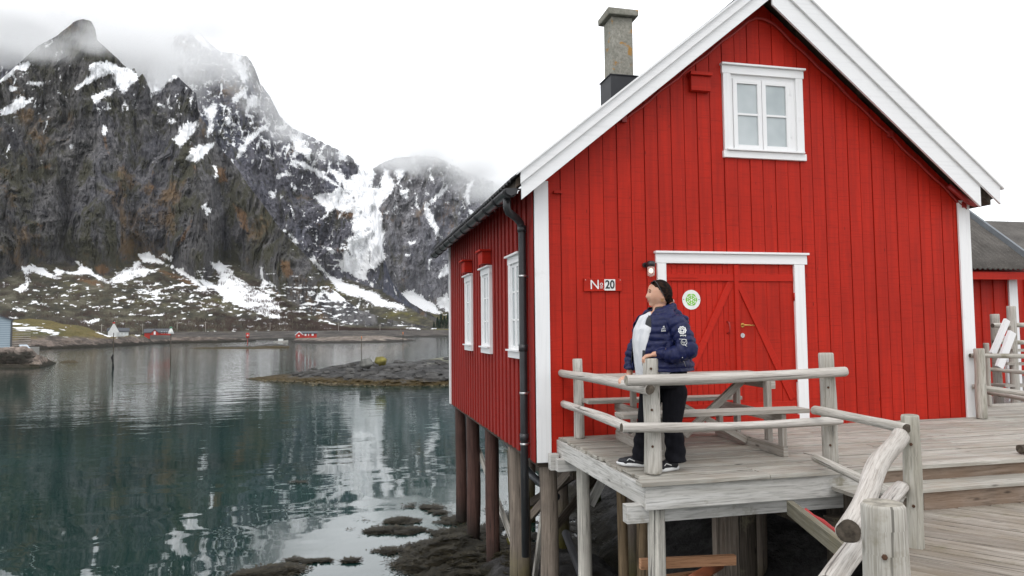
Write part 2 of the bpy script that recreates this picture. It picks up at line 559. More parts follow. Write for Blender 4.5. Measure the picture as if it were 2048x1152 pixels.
rf = corr_roof(7.56, 14.68, RX, 8.17, 8.34, 8.17 - .815 * (8.34 - RX), .076 * 2, .014, 3)
roof2 = hb(rf, 'roof', M['roof_dark'])
so = roof2.modifiers.new('thick', 'SOLIDIFY'); so.thickness = .02
# roof deck under the sheets
mb = MB()
mb.prism([(1.84, 8.03 - .815 * (RX - 1.84)), (RX, 8.03), (8.28, 8.03 - .815 * (8.28 - RX)), (8.28, 8.13 - .815 * (8.28 - RX)), (RX, 8.13), (1.84, 8.13 - .815 * (RX - 1.84))], 1, 7.60, 14.64)
hb(mb, 'roof_boarding', M['dark_timber'])
mb = MB()
for k in range(60):
    pass
mb.prism([(RX - .16, 8.065), (RX, 8.195), (RX + .16, 8.065), (RX + .16, 8.08), (RX, 8.21), (RX - .16, 8.08)], 1, 7.45, 14.7)
hb(mb, 'ridge_cap', M['roof_dark'])
# --- barge boards
def band(x0, x1, zlo, zhi, y0, y1, plumb=True):
    """board following the slope between x0 and x1, z measured at the ridge"""
    def f(z, x): return z - .815 * abs(x - RX)
    m_ = MB(); m_.prism([(x0, f(zlo, x0)), (x1, f(zlo, x1)), (x1, f(zhi, x1)), (x0, f(zhi, x0))], 1, y0, y1)
    return m_
def rot_uv(mb_):   # grain along the slope
    mb_.uv = [[(u[1], u[0]) for u in f] for f in mb_.uv]; return mb_
hb(rot_uv(band(1.88, RX, 7.85, 8.09, 7.50, 7.53)), 'barge_board', M['white'], bevel=.003)
hb(rot_uv(band(1.865, RX + .01, 8.035, 8.165, 7.468, 7.498)), 'barge_board', M['white'], bevel=.003)
hb(rot_uv(band(RX + .001, 8.02, 7.76, 8.12, 7.50, 7.53)), 'barge_board', M['white'], bevel=.003)
hb(rot_uv(band(RX + .012, 8.30, 8.03, 8.255, 7.468, 7.498)), 'barge_board', M['white'], bevel=.003)
hb(rot_uv(band(RX + .012, 8.34, 8.255, 8.28, 7.44, 7.6)), 'barge_flashing', M['white'])
hb(rot_uv(band(1.84, RX + .012, 8.165, 8.19, 7.44, 7.6)), 'barge_flashing', M['white'])
# cable along the rake
M['red_cable'] = plain('red_cable', (.30, .02, .015), .5)
mb = MB()
pts = []
for k in range(0, 41):
    x = 3.18 + (8.05 - 3.18) * k / 40
    d = sqrt((x - RX) ** 2 + .012)
    pts.append((x, 7.755 + .006 * sin(k), 7.80 - .815 * d + .012 * sin(k * 1.9)))
mb.tube(pts, .016, 8)
mb.tube([(7.72, 7.70, 5.66), (7.86, 7.66, 5.53), (8.0, 7.66, 5.44), (8.12, 7.68, 5.42)], .035, 10, noise=.06)
for x in (3.2, 6.9, 8.0):
    mb.box((x - .03, 7.73, 7.78 - .815 * abs(x - RX)), (x + .03, 7.79, 7.86 - .815 * abs(x - RX)))
hb(mb, 'cable', M['red_cable'])
mb = MB(); mb.box((2.32, 7.73, 5.39), (2.42, 7.78, 5.42)); hb(mb, 'bracket', M['red'])

# --- gutter and downpipe
mb = MB()
gx, gz0, gz1 = 1.775, 5.36, 5.36
segs = 9; ny = 60
for j in range(ny + 1):
    y = 7.56 + (14.68 - 7.56) * j / ny
    for k in range(segs + 1):
        a = pi + pi * k / segs
        mb.v.append((gx + .07 * cos(a), y, 5.385 + .075 * sin(a)))
for j in range(ny):
    for k in range(segs):
        a = j * (segs + 1) + k; mb.face((a, a + 1, a + segs + 2, a + segs + 1), None, True)
gut = hb(mb, 'gutter', M['black_metal']); so = gut.modifiers.new('thick', 'SOLIDIFY'); so.thickness = .004
for j in range(12):
    y = 7.62 + j * .62
    m2 = MB(); m2.tube([(gx + .078 * cos(pi + pi * k / 8), y, 5.385 + .083 * sin(pi + pi * k / 8)) for k in range(9)], .011, 6)
    m2.box((gx + .06, y - .012, 5.385), (gx + .14, y + .012, 5.40))
    hb(m2, 'gutter_bracket', M['black_metal'])
m2 = MB(); m2.prism([(gx - .07, 5.39), (gx - .05, 5.33), (gx, 5.305), (gx + .05, 5.33), (gx + .07, 5.39)], 1, 7.55, 7.558); hb(m2, 'gutter_end', M['black_metal'])
mb = MB()
mb.tube([(1.78, 7.80, 5.32), (1.78, 7.80, 5.22), (1.80, 7.82, 5.17), (1.92, 7.93, 5.12), (1.98, 7.98, 5.07), (2.0, 7.99, 5.0), (2.0, 7.99, 4.2), (2.0, 7.99, 3.0), (2.0, 7.99, 1.25)], .045, 14)
for z in (5.0, 3.62, 2.6): mb.tube([(2.0, 7.99, z - .04), (2.0, 7.99, z + .04)], .053, 14)
dp = hb(mb, 'downpipe', M['black_metal'])
for z in (4.45, 3.1, 2.52):
    m2 = MB(); m2.tube([(2.0, 7.99, z - .012), (2.0, 7.99, z + .012)], .052, 12); m2.tube([(2.0, 8.03, z), (2.09, 8.05, z)], .01, 6)
    hb(m2, 'pipe_clamp', M['steel'], dp)

# --- glass: opaque, grey-blue reflection and pale curtain put into the base colour
t = NT('window_glass')
geo = t.noise(t.co(), 1.5, 3)
t.b.inputs['Base Color'].default_value = (.42, .46, .47, 1)
t.lk(t.ramp(geo, [(.3, (.30, .35, .36)), (.7, (.48, .52, .53))]), t.b.inputs['Base Color'])
t.b.inputs['Roughness'].default_value = .04; t.b.inputs['Specular IOR Level'].default_value = .8; t.b.inputs['Coat Weight'].default_value = .5
M['glass'] = t.m

# --- gable window
win = MB()
X0, X1, Z0, Z1 = 4.515, 5.625, 5.92, 7.06
win.box((X0, HY0 - .048, Z0 + .08), (X0 + .10, HY0 - .0, Z1 - .08), along=2)
win.box((X1 - .10, HY0 - .048, Z0 + .08), (X1, HY0 - .0, Z1 - .08), along=2)
win.box((X0 - .015, HY0 - .052, Z1 - .10), (X1 + .015, HY0, Z1), along=0)
W = hb(win, 'window', M['white'], bevel=.003)
m2 = MB(); m2.box((X0 - .03, HY0 - .085, Z1 + .001), (X1 + .03, HY0, Z1 + .024)); hb(m2, 'window_cap', M['white'], W, .003)
m2 = MB(); m2.box((X0 + .02, HY0 - .085, Z0 + .075), (X1 - .02, HY0, Z0 + .095)); m2.box((X0 - .02, HY0 - .055, Z0 - .01), (X1 + .02, HY0, Z0 + .073)); hb(m2, 'sill', M['white'], W, .003)
m2 = MB()
ox0, ox1, oz0, oz1 = X0 + .10, X1 - .10, Z0 + .095, Z1 - .10
m2.box((ox0, HY0 - .02, oz0), (ox0 + .035, HY0, oz1), along=2); m2.box((ox1 - .075, HY0 - .02, oz0), (ox1, HY0, oz1), along=2); m2.box((ox0 + .035, HY0 - .02, oz1 - .05), (ox1 - .075, HY0, oz1), along=0)
hb(m2, 'window_frame', M['white'], W, .002)
ox0 += .04; ox1 -= .08; oz1 -= .055; oz0 += .008
mid = (ox0 + ox1) / 2
for a, b in ((ox0, mid - .004), (mid + .004, ox1)):
    m2 = MB(); f = .055; y0, y1 = HY0 - .032, HY0 - .004
    m2.box((a, y0, oz0), (a + f, y1, oz1), along=2); m2.box((b - f, y0, oz0), (b, y1, oz1), along=2)
    m2.box((a + f, y0, oz0), (b - f, y1, oz0 + f), along=0); m2.box((a + f, y0, oz1 - f), (b - f, y1, oz1), along=0)
    zc = (oz0 + oz1) / 2
    m2.box((a + f, y0 + .004, zc - .013), (b - f, y1, zc + .013), along=0)
    hb(m2, 'sash', M['white'], W, .002)
    m3 = MB(); m3.box((a + f - .002, HY0 - .012, oz0 + f), (b - f + .002, HY0 - .006, oz1 - f)); hb(m3, 'pane', M['glass'], W)
for z in (6.2, 6.75):
    m2 = MB(); m2.box((ox1 - .0, HY0 - .036, z), (ox1 + .012, HY0 - .025, z + .07)); hb(m2, 'hinge', M['white'], W)

# --- side windows
for y0, y1 in HOLES:
    xw = HX0 - .022
    win = MB(); z0, z1 = 3.56, 4.66
    win.box((xw - .03, y0, z0), (xw + .024, y0 + .1, z1), along=2); win.box((xw - .03, y1 - .1, z0), (xw + .024, y1, z1), along=2)
    win.box((xw - .033, y0 - .02, z1), (xw + .02, y1 + .02, z1 + .09), along=1)
    W = hb(win, 'window', M['white'], bevel=.003)
    m2 = MB(); m2.box((xw - .075, y0 - .035, z1 + .091), (xw + .02, y1 + .035, z1 + .113)); hb(m2, 'window_cap', M['white'], W)
    m2 = MB(); m2.box((xw - .07, y0 - .02, z0 - .0), (xw + .02, y1 + .02, z0 + .02)); m2.box((xw - .035, y0 - .02, z0 - .085), (xw + .02, y1 + .02, z0 - .001)); hb(m2, 'sill', M['white'], W)
    m2 = MB(); f = .045; a, b = y0 + .1, y1 - .1
    for c0, c1 in ((a, (a + b) / 2), ((a + b) / 2, b)):
        m2.box((xw - .01, c0, z0 + .02), (xw + .02, c0 + f, z1), along=2); m2.box((xw - .01, c1 - f, z0 + .02), (xw + .02, c1, z1), along=2)
        for z in (z0 + .02, z0 + .38, z0 + .73, z1 - f): m2.box((xw - .008, c0, z), (xw + .02, c1, z + (f if z in (z0 + .02, z1 - f) else .022)), along=1)
    hb(m2, 'sash', M['white'], W)
    m3 = MB(); m3.box((xw + .002, a + .01, z0 + .03), (xw + .008, b - .01, z1 - .01)); hb(m3, 'pane', M['glass'], W)
# --- vents
for yc in (10.38, 11.98):
    m2 = MB(); m2.box((HX0 - .15, yc - .16, 4.80), (HX0 - .02, yc + .16, 4.98)); m2.box((HX0 - .19, yc - .19, 4.985), (HX0 - .02, yc + .19, 5.01))
    hb(m2, 'vent_box', M['red'])
m2 = MB(); m2.box((4.06, HY0 - .09, 6.70), (4.32, HY0 - .02, 6.88)); m2.box((4.04, HY0 - .125, 6.883), (4.33, HY0 - .02, 6.925)); hb(m2, 'vent_box', M['red'], bevel=.004)

# --- double door
fr = MB()
fr.box((3.585, HY0 - .05, 2.63), (3.70, HY0, 4.60), along=2)
fr.box((5.42, HY0 - .05, 2.63), (5.565, HY0, 4.60), along=2)
fr.box((3.57, HY0 - .054, 4.60), (5.60, HY0, 4.715), along=0)
DF = hb(fr, 'door_frame', M['white'], bevel=.004)
m2 = MB(); m2.box((3.555, HY0 - .085, 4.716), (5.615, HY0, 4.742)); hb(m2, 'door_cap', M['white'], DF, .003)
m2 = MB(); m2.box((3.70, HY0 - .06, 2.63), (5.42, HY0, 2.755), along=0); hb(m2, 'threshold', M['red_door'], DF, .003)
yl = HY0 - .012
for a, b, side in ((3.705, 4.60, 0), (4.608, 5.415, 1)):
    m2 = MB(); x = a; wd = .075 if side == 0 else .115
    while x < b - .01:
        e = min(x + wd, b); m2.box((x + .0022, yl, 2.77), (e - .0022, HY0 - .001, 4.585), along=2); x = e
    D = hb(m2, 'door', M['red_door'], bevel=.0015)
    m3 = MB()
    m3.box((a + .005, yl - .022, 4.39), (b - .01, yl, 4.475), along=0); hb(m3, 'rail', M['red_door'], D, .003); m3 = MB()
    m3.box((a + .005, yl - .022, 2.83), (b - .01, yl, 2.915), along=0)
    hb(m3, 'rail', M['red_door'], D, .003)
    m3 = MB()
    if side == 0: p, q = (b - .06, 4.39), (a + .10, 2.915)
    else: p, q = (a + .06, 4.39), (b - .06, 2.915)
    m3.beam((p[0], yl - .0105, p[1] - .03), (q[0], yl - .0105, q[1] + .03), .02, .085, up=(1, 0, 1))
    hb(m3, 'brace', M['red_door'], D, .003)
    if side == 0:
        m3 = MB(); m3.box((a + .002, yl - .028, 4.425), (a + .40, yl - .0225, 4.455)); hb(m3, 'hinge', M['red_door'], D)
        m3 = MB(); m3.tube([(4.50, yl, 3.90), (4.50, yl - .04, 3.89), (4.505, yl - .05, 3.83), (4.50, yl - .04, 3.77), (4.50, yl, 3.76)], .009, 8); hb(m3, 'handle', M['red_cable'], D)
        m3 = MB(); m3.box((b - .005, yl - .03, 2.77), (b + .05, yl - .001, 4.585), along=2); hb(m3, 'cover_strip', M['red_door'], D, .003)
    else:
        m3 = MB(); m3.tube([(4.70, yl, 3.855), (4.70, yl - .05, 3.855)], .012, 10); m3.tube([(4.69, yl - .05, 3.855), (4.76, yl - .055, 3.853), (4.83, yl - .05, 3.85)], .009, 8); m3.tube([(4.70, yl - .003, 3.855), (4.70, yl - .01, 3.855)], .026, 14); hb(m3, 'handle', M['brass'], D)
        m3 = MB(); m3.tube([(4.695, yl, 3.73), (4.695, yl - .015, 3.73)], .028, 16); m3.box((4.690, yl - .018, 3.715), (4.70, yl - .0155, 3.745)); hb(m3, 'lock', M['steel'], D)
        for z in (3.2, 4.2):
            m3 = MB(); m3.tube([(b + .004, yl - .015, z - .05), (b + .004, yl - .015, z + .05)], .012, 8); hb(m3, 'hinge', M['red_door'], D)

# --- chimney
t = NT('chimney_render')
n1 = t.noise(t.co(), 28, 5, .7); n2 = t.noise(t.co(), 4.5, 6, .6)
c = t.ramp(n1, [(.3, (.19, .18, .15)), (.7, (.40, .385, .335))])
c = t.mix(t.ramp(n2, [(.585, 0), (.64, .85)]), c, (.45, .22, .03))
c = t.mix(t.ramp(t.noise(t.co(), 3, 5), [(.35, .5), (.6, 0)]), c, (.15, .15, .12))
t.bump(n1, .5, .01); M['chimney'] = t.fin(c, .9, .2)
cx0, cx1, cy0, cy1 = 3.80, 4.13, 9.6, 9.93
mb = MB()
mb.box((cx0, cy0, 7.3), (cx1, cy1, 8.42), along=2)
ch = hb(mb, 'chimney', M['chimney'], bevel=.012)
m2 = MB(); m2.box((cx0 - .07, cy0 - .07, 8.42), (cx1 + .07, cy1 + .07, 8.52), along=0, jit=.008); hb(m2, 'chimney_cap', M['chimney'], ch, .015)
m2 = MB(); zt = 7.52
m2.box((cx0 - .05, cy0 - .05, 6.8), (cx1 + .05, cy1 + .05, zt), along=2); m2.box((cx0 - .065, cy0 - .065, zt), (cx1 + .065, cy1 + .065, zt + .012)); hb(m2, 'flashing', M['lead'], ch)
# roof hatch peeking over the right slope
m2 = MB(); m2.beam((7.06, 8.6, 6.72), (7.3, 8.6, 6.62), .7, .05); hb(m2, 'roof_hatch', M['lead'])
# --- cellar drain under the floor
for k, (y, z) in enumerate(((11.4, 2.0),)):
    m2 = MB(); m2.tube([(2.75, 12.4, 2.2), (2.75, 12.3, 1.85), (2.9, 11.2, 1.5), (3.1, 10.4, 1.3)], .06, 12); hb(m2, 'drain_pipe', M['pipe_grey'])

# --- piles under the house (they move with it)
rng = random.Random(3)
PIL = [(920, 930, 2.25, 22, 'pile_brown', .0), (946, 950, 2.25, 27, 'pile_brown', 0), (984, 980, 2.25, 28, 'pile_brown', .1), (1038, 1020, 2.25, 42, 'pile_grey', .3), (1097, 1020, 2.27, 36, 'pile_grey', .3)]
for i, (px, py, xw, wpx, mt, zb) in enumerate(PIL):
    p = at(px, py, 0, xw)
    d = (p - CO) @ (CM @ Vector((0, 0, -1)))
    r = wpx / F * d / 2
    m2 = MB(); m2.log((p.x, min(p.y, 14.25), -.6), (p.x, min(p.y, 14.25), HZ0 - .066), r * 1.04, r * .97, .02, i, .012, seg=18)
    hb(m2, 'pile', M[mt])
for i, (x, y, r) in enumerate(((3.6, 13.9, .09), (5.0, 14.0, .10), (6.6, 13.9, .1), (3.55, 11.6, .10), (4.9, 12.2, .11), (6.4, 11.6, .1), (3.9, 9.4, .1), (5.4, 9.6, .11), (6.9, 9.7, .1), (5.0, 8.1, .12), (7.2, 8.0, .12), (2.95, 12.8, .07))):
    m2 = MB(); m2.log((x, y, -.6), (x, y, HZ0 - .245), r, r * .95, .03, i + 20, .02)
    hb(m2, 'pile', M['pile_green'] if i % 3 else M['pile_grey'])
for i, (a, b, w_, mt) in enumerate((((2.35, 13.9, 2.0), (2.5, 10.2, .4), .09, 'pile_pale'), ((2.30, 8.1, 2.05), (2.6, 10.0, .1), .1, 'pile_pale'), ((2.75, 12.2, .15), (3.0, 9.2, 2.0), .08, 'pile_grey'), ((3.2, 13.8, .2), (3.7, 9.6, 2.1), .08, 'dark_timber'), ((3.0, 11.4, .2), (4.9, 11.6, 2.1), .08, 'dark_timber'))):
    m2 = MB(); m2.beam(a, b, .05, .13); hb(m2, 'cross_brace', M[mt])

# ---------------------------------------------------------------- text helper
def text_mesh(body, size, M4, mat, name, parent, off=0, sx=1):
    cu = bpy.data.curves.new('t', 'FONT'); cu.body = body; cu.size = size; cu.offset = off; cu.extrude = .0015; cu.align_x = 'CENTER'; cu.align_y = 'CENTER'
    to = bpy.data.objects.new('t', cu); COL.objects.link(to)
    bpy.context.view_layer.update()
    me = bpy.data.meshes.new_from_object(to.evaluated_get(bpy.context.evaluated_depsgraph_get()))
    bpy.data.objects.remove(to)
    me.transform(Matrix.Diagonal((sx, 1, 1, 1))); me.transform(M4)
    me.materials.clear(); me.materials.append(mat)
    o = bpy.data.objects.new(name, me); COL.objects.link(o); o.parent = parent
    return o
FR = Matrix.Rotation(pi / 2, 4, 'X')     # text facing -Y
# --- number sign
yb = HY0 - .024
sg = thing('number_sign', 'small red wooden board lettered No 20 on the gable wall left of the lamp', 'sign', (2.904, yb, 4.335))
def loc(mb, o): mb.org = Vector(o.location); return mb
m2 = MB(); m2.box((2.672, yb - .022, 4.262), (3.137, yb, 4.412), along=0, jit=.003); loc(m2, sg).build('board', M['red'], sg, .006)
m2 = MB(); m2.box((2.918, yb - .027, 4.272), (3.052, yb - .0225, 4.402)); loc(m2, sg).build('number_plate', plain('plate_white', (.72, .72, .7), .4), sg, .002)
def TR(x, z, y): return Matrix.Translation((x - sg.location.x, y - sg.location.y, z - sg.location.z)) @ FR
M['sign_white'] = plain('sign_white', (.78, .78, .76), .5)
text_mesh('N', .155, TR(2.80, 4.335, yb - .024), M['sign_white'], 'lettering', sg, 0, 1.0)
text_mesh('o', .07, TR(2.882, 4.35, yb - .024), M['sign_white'], 'lettering', sg, 0, 1)
m2 = MB(); m2.box((2.862, yb - .0255, 4.312), (2.902, yb - .0222, 4.317)); m2.box((2.866, yb - .0255, 4.298), (2.898, yb - .0222, 4.303)); m2.box((2.908, yb - .0255, 4.285), (2.914, yb - .0222, 4.291)); loc(m2, sg).build('lettering', M['sign_white'], sg)
text_mesh('20', .135, TR(2.985, 4.337, yb - .029), M['black'], 'number', sg, .0028, .86)
m2 = MB()
for x in (2.962, 3.012):  # feet serifs of the digits
    pass
for x in (2.69, 3.115):
    m2 = MB(); m2.tube([(x, yb - .024, 4.395), (x, yb - .022, 4.395)], .005, 8); loc(m2, sg).build('screw', M['steel'], sg)
# --- round badge on the door
yd = HY0 - .013
bd = thing('round_badge', 'round white badge with a green rosette fixed on the left red door leaf', 'sign', (4.03, yd, 4.165))
m2 = MB(); m2.tube([(4.03, yd - .004, 4.165), (4.03, yd, 4.165)], .118, 48); loc(m2, bd).build('plate', plain('badge_white', (.74, .76, .73), .4), bd)
M['green'] = plain('badge_green', (.18, .50, .04), .5)
m2 = MB(); pts = []
for k in range(48):
    a = 2 * pi * k / 48; r = .072 * (1 + .05 * cos(6 * a)); pts.append((4.03 + r * cos(a), 4.165 + r * sin(a)))
m2.prism(pts, 1, yd - .0065, yd - .0042); loc(m2, bd).build('rosette', M['green'], bd)
m2 = MB()
def dot(cx, cz, ra, rb_, an):
    q = []
    for k in range(14):
        a = 2 * pi * k / 14; u, v = ra * cos(a), rb_ * sin(a); q.append((cx + u * cos(an) - v * sin(an), cz + u * sin(an) + v * cos(an)))
    m2.prism(q, 1, yd - .0085, yd - .0067)
dot(4.03, 4.165, .013, .013, 0)
for k in range(6):
    a = pi / 6 + k * pi / 3; dot(4.03 + .031 * cos(a), 4.165 + .031 * sin(a), .009, .007, a)
    dot(4.03 + .054 * cos(a), 4.165 + .054 * sin(a), .007, .015, a)
    a += pi / 6; dot(4.03 + .050 * cos(a), 4.165 + .050 * sin(a), .006, .006, a)
loc(m2, bd).build('petals', M['sign_white'], bd)
m2 = MB()
for x in (3.93, 4.13):
    m2 = MB(); m2.tube([(x, yd - .007, 4.168), (x, yd - .0042, 4.168)], .005, 8); loc(m2, bd).build('screw', M['black'], bd)
# --- wall lamp
lp = thing('wall_lamp', 'small black wall lantern with a clear glass jar beside the white door frame', 'lamp', (3.47, HY0 - .02, 4.52))
m2 = MB(); m2.tube([(3.435, HY0 - .02, 4.575), (3.435, HY0 - .045, 4.575)], .03, 16); m2.tube([(3.435, HY0 - .045, 4.575), (3.46, HY0 - .10, 4.59)], .014, 10)
m2.tube([(3.475, HY0 - .11, 4.55), (3.475, HY0 - .11, 4.60), (3.475, HY0 - .11, 4.615)], [.05, .05, .035], 18); loc(m2, lp).build('fitting', M['black_metal'], lp)
t = NT('lamp_glass'); t.b.inputs['Base Color'].default_value = (.9, .88, .85, 1); t.b.inputs['Roughness'].default_value = .08; t.b.inputs['Transmission Weight'].default_value = .75; t.b.inputs['IOR'].default_value = 1.2
m2 = MB(); m2.tube([(3.475, HY0 - .11, 4.555), (3.475, HY0 - .11, 4.47), (3.475, HY0 - .11, 4.445), (3.475, HY0 - .11, 4.43)], [.043, .043, .034, .012], 18); loc(m2, lp).build('glass_jar', t.m, lp)
t = NT('lamp_bulb'); t.b.inputs['Base Color'].default_value = (.9, .85, .75, 1); t.b.inputs['Emission Color'].default_value = (1, .82, .6, 1); t.b.inputs['Emission Strength'].default_value = 1.2
m2 = MB(); m2.ball((3.475, HY0 - .11, 4.50), .022, 12, 8, (1, 1, 1.3)); loc(m2, lp).build('bulb', t.m, lp)
# ================================================================= decks
DZ, LZ = 2.62, 2.31
deck = thing('upper_deck', 'grey weathered plank deck on log posts along the red gable', 'deck', (2.3, 5.27, DZ))
def db(mb, name, mats, bevel=0): mb.org = Vector(deck.location); return mb.build(name, mats, deck, bevel)
mb = MB(); y = 5.27; k = 0
while y < 7.74:
    wdt = .118 if k else .145
    jx = random.uniform(-.015, .02)
    x0 = 2.27 if k == 0 else 2.34
    cut = [x0 + jx] + sorted(random.sample([3.4, 4.3, 5.2, 6.1, 7.0, 8.2, 9.3], 2)) + [13.5]
    for a, b in zip(cut, cut[1:]):
        dz = random.uniform(-.006, .004) if k else 0
        mb.box((a + .002, y, DZ - .032 + dz), (b - .002, y + wdt - .018, DZ + dz + (.006 if k == 0 else 0)), along=0)
    y += wdt; k += 1
while y < 8.85:      # strip beside the house
    mb.box((8.16, y, DZ - .032), (13.5, y + .111, DZ + random.uniform(-.003, .002)), along=0); y += .118
db(mb, 'planks', M['deck'], .005)
mb = MB()
mb.box((2.37, 5.40, DZ - .2), (2.42, 7.78, DZ - .04), along=1)
for x in [2.9 + .6 * i for i in range(18)]: mb.box((x, 5.36, DZ - .2), (x + .05, 7.78, DZ - .04), along=1)
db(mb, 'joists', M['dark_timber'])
mb = MB(); mb.box((2.31, 5.30, DZ - .22), (4.30, 5.335, DZ - .036), along=0, jit=.002); db(mb, 'fascia', M['fascia'], .004)
mb = MB(); mb.box((2.325, 5.337, DZ - .215), (2.365, 7.80, DZ - .036), along=1); db(mb, 'fascia', M['fascia'], .004)
mb = MB(); mb.box((2.25, 7.50, DZ - .34), (4.4, 7.60, DZ - .205), along=0); db(mb, 'beam', M['fascia'], .004)
mb = MB(); mb.box((2.20, 5.42, DZ - .35), (4.60, 5.52, DZ - .205), along=0); db(mb, 'beam', M['fascia'], .004)
mb = MB(); mb.box((2.205, 7.62, DZ - .345), (2.30, 7.72, DZ - .17), along=0); db(mb, 'beam', M['fascia'], .004)
for (x, y, r, mt, s_) in ((2.535, 7.50, .075, 'pile_pale', 1), (2.455, 5.44, .073, 'pile_pale', 2), (2.86, 7.2, .055, 'pile_green', 3), (3.05, 7.1, .07, 'pile_green', 4), (4.4, 7.3, .09, 'dark_timber', 6), (5.0, 6.6, .09, 'dark_timber', 7)):  # dark_timber posts carry the underdeck shade in their colour
    mb = MB(); mb.log((x, y, -.2), (x, y, DZ - .23), r * 1.02, r * .98, .015, s_, .008, seg=18); db(mb, 'post', M[mt])
mb = MB(); p = at(1437, 1000, 1, 6.3); mb.box((p.x - .06, 6.25, .3), (p.x + .02, 6.33, DZ - .2), along=2); mb.box((p.x + .02, 6.22, .3), (p.x + .16, 6.36, DZ - .2), along=2); db(mb, 'post', M['pile_grey'])
mb = MB(); mb.log((2.56, 7.4, DZ - .3), (3.1, 5.6, DZ - .33), .06, .06, .03, 9); db(mb, 'log_bearer', M['dark_timber'])  # dark material puts the shade under the deck into the log's colour
mb = MB(); mb.beam(at(1180, 1010, 1, 7.6), at(1205, 960, 1, 7.6), .03, .10); db(mb, 'brace', M['fascia'])
pl = MB(); a = at(1280, 1128, 1, 5.75); b = at(1470, 1119, 1, 5.75); pl.beam(a, b, .05, .085); db(pl, 'tie_plank', M['new_plank'], .003)
pl = MB(); a = at(1290, 1166, 1, 5.9); b = at(1420, 1148, 1, 6.1); pl.beam(a, b, .05, .085); db(pl, 'tie_plank', M['new_plank'], .003)
# steps
st = thing('deck_steps', 'two brown timber steps down from the upper deck to the lower platform', 'steps', (6, 5.0, LZ))
def sb(mb, name, mats, bevel=0): mb.org = Vector(st.location); return mb.build(name, mats, st, bevel)
mb = MB(); mb.box((4.31, 5.30, 2.45), (13.5, 5.33, DZ - .036), along=0); sb(mb, 'riser', M['step'], .003)
mb = MB(); mb.box((4.66, 5.03, LZ - .16), (13.5, 5.06, 2.456), along=0); sb(mb, 'riser', M['step'], .003)
mb = MB(); mb.box((3.98, 5.00, 2.458), (13.5, 5.14, 2.49), along=0); mb.box((3.99, 5.146, 2.458), (13.5, 5.298, 2.489), along=0); sb(mb, 'tread', M['deck'], .003)
mb = MB(); mb.box((4.1, 5.06, 2.2), (4.2, 5.3, 2.455)); mb.box((4.05, 5.35, 2.0), (4.6, 5.5, 2.2)); mb.box((4.0, 4.9, 2.05), (4.08, 6.2, 2.17)); sb(mb, 'support', M['dark_timber'])
# lower platform: planks run diagonally
low = thing('lower_platform', 'lower weathered boardwalk of diagonal planks in front of the steps', 'deck', (4.5, 3.0, LZ))
def lb(mb, name, mats, bevel=0): mb.org = Vector(low.location); return mb.build(name, mats, low, bevel)
PU = (at(2048, 1068, 2, LZ) - at(1855, 1040, 2, LZ)); PU.z = 0; PU.normalize(); PV = Vector((-PU.y, PU.x, 0))
E0 = Vector((3.72, 4.36, LZ)); E1 = Vector((1.9, 2.1, LZ))       # water-side edge of the platform
ED = (E1 - E0).normalized()
mb = MB(); k = -40
while k < 60:
    c = E0 + PV * (k * .128)
    # where this plank meets the edge line
    # intersect line c + s*PU with E0 + t*ED
    det = PU.x * (-ED.y) - PU.y * (-ED.x)
    dx, dy = E0.x - c.x, E0.y - c.y
    s0 = (dx * (-ED.y) - dy * (-ED.x)) / det
    tt = (PU.x * dy - PU.y * dx) / det
    s1 = 12.0
    # stop at the bottom riser (y=5.03)
    if abs(PU.y) > 1e-4:
        sy = (5.028 - c.y) / PU.y
        if PU.y < 0: s0 = max(s0, sy)
        else: s1 = min(s1, sy)
    if tt < -1.2: s0 = max(s0, s0 if c.y + PU.y * s0 > 5 else s0)
    if s1 > s0 + .2 and tt < 3.4:
        Mx = Matrix((PU, PV, Vector((0, 0, 1)))).transposed().to_4x4(); Mx.translation = c
        dz = random.uniform(-.003, .003)
        mb.box((s0 + random.uniform(-.02, .02), 0, -.034 + dz), (s1, .112, dz), along=0, M=Mx)
    k += 1
lb(mb, 'planks', M['deck_low'], .004)
mb = MB()
for o_ in (.06, .7, 1.5, 2.4):
    n_ = Vector((-ED.y, ED.x, 0))
    if n_.x < 0: n_ = -n_
    a = E0 + n_ * o_ - ED * .3 + Vector((0, 0, -.12)); mb.beam(a, a + ED * 3.4, .06, .16)
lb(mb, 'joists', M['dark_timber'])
mb = MB(); a = at(1580, 1015, 1, 5.2); b = at(1705, 1115, 1, 3.9); mb.beam(a, b, .05, .11); lb(mb, 'stringer', wood('mossy_timber', (.10, .09, .06), (.2, .185, .14), (.3, .28, .22), moss=.3))
mb = MB()
for i in range(6): pass
mb.beam(at(1700, 995, 1, 5.4), at(1765, 1020, 1, 5.4), .12, .10); mb.beam(at(1690, 1060, 1, 5.0), at(1760, 1075, 1, 5.0), .1, .1)
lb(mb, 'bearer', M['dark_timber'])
# red hose under the steps
mb = MB(); pts = [at(x, y, 1, 4.9 - .002 * (x - 1610)) for x, y in ((1608, 1020), (1625, 1034), (1645, 1044), (1662, 1058), (1680, 1066), (1672, 1085), (1674, 1110), (1668, 1140))]
mb.tube(pts, .022, 10, noise=.05); hs = mb.build('hose', plain('red_hose', (.35, .02, .02), .5)); tag(hs, 'coiled bright red hose hanging under the steps', 'hose')
# orange and grey pipes under the deck
mb = MB(); mb.tube([at(1385, 1160, 1, 5.9), at(1440, 1128, 1, 6.3)], .05, 14); tag(mb.build('pipe', plain('orange_pipe', (.42, .13, .06), .5)), 'orange plastic pipe lying under the fresh plank below the deck', 'pipe')
mb = MB(); mb.tube([(2.98, 9.6, 1.0), (2.78, 8.1, .75), (2.62, 7.7, .42), (2.6, 7.3, .3)], .055, 14); tag(mb.build('pipe', M['pipe_grey']), 'dark grey drain pipe slanting down behind the deck corner post', 'pipe')

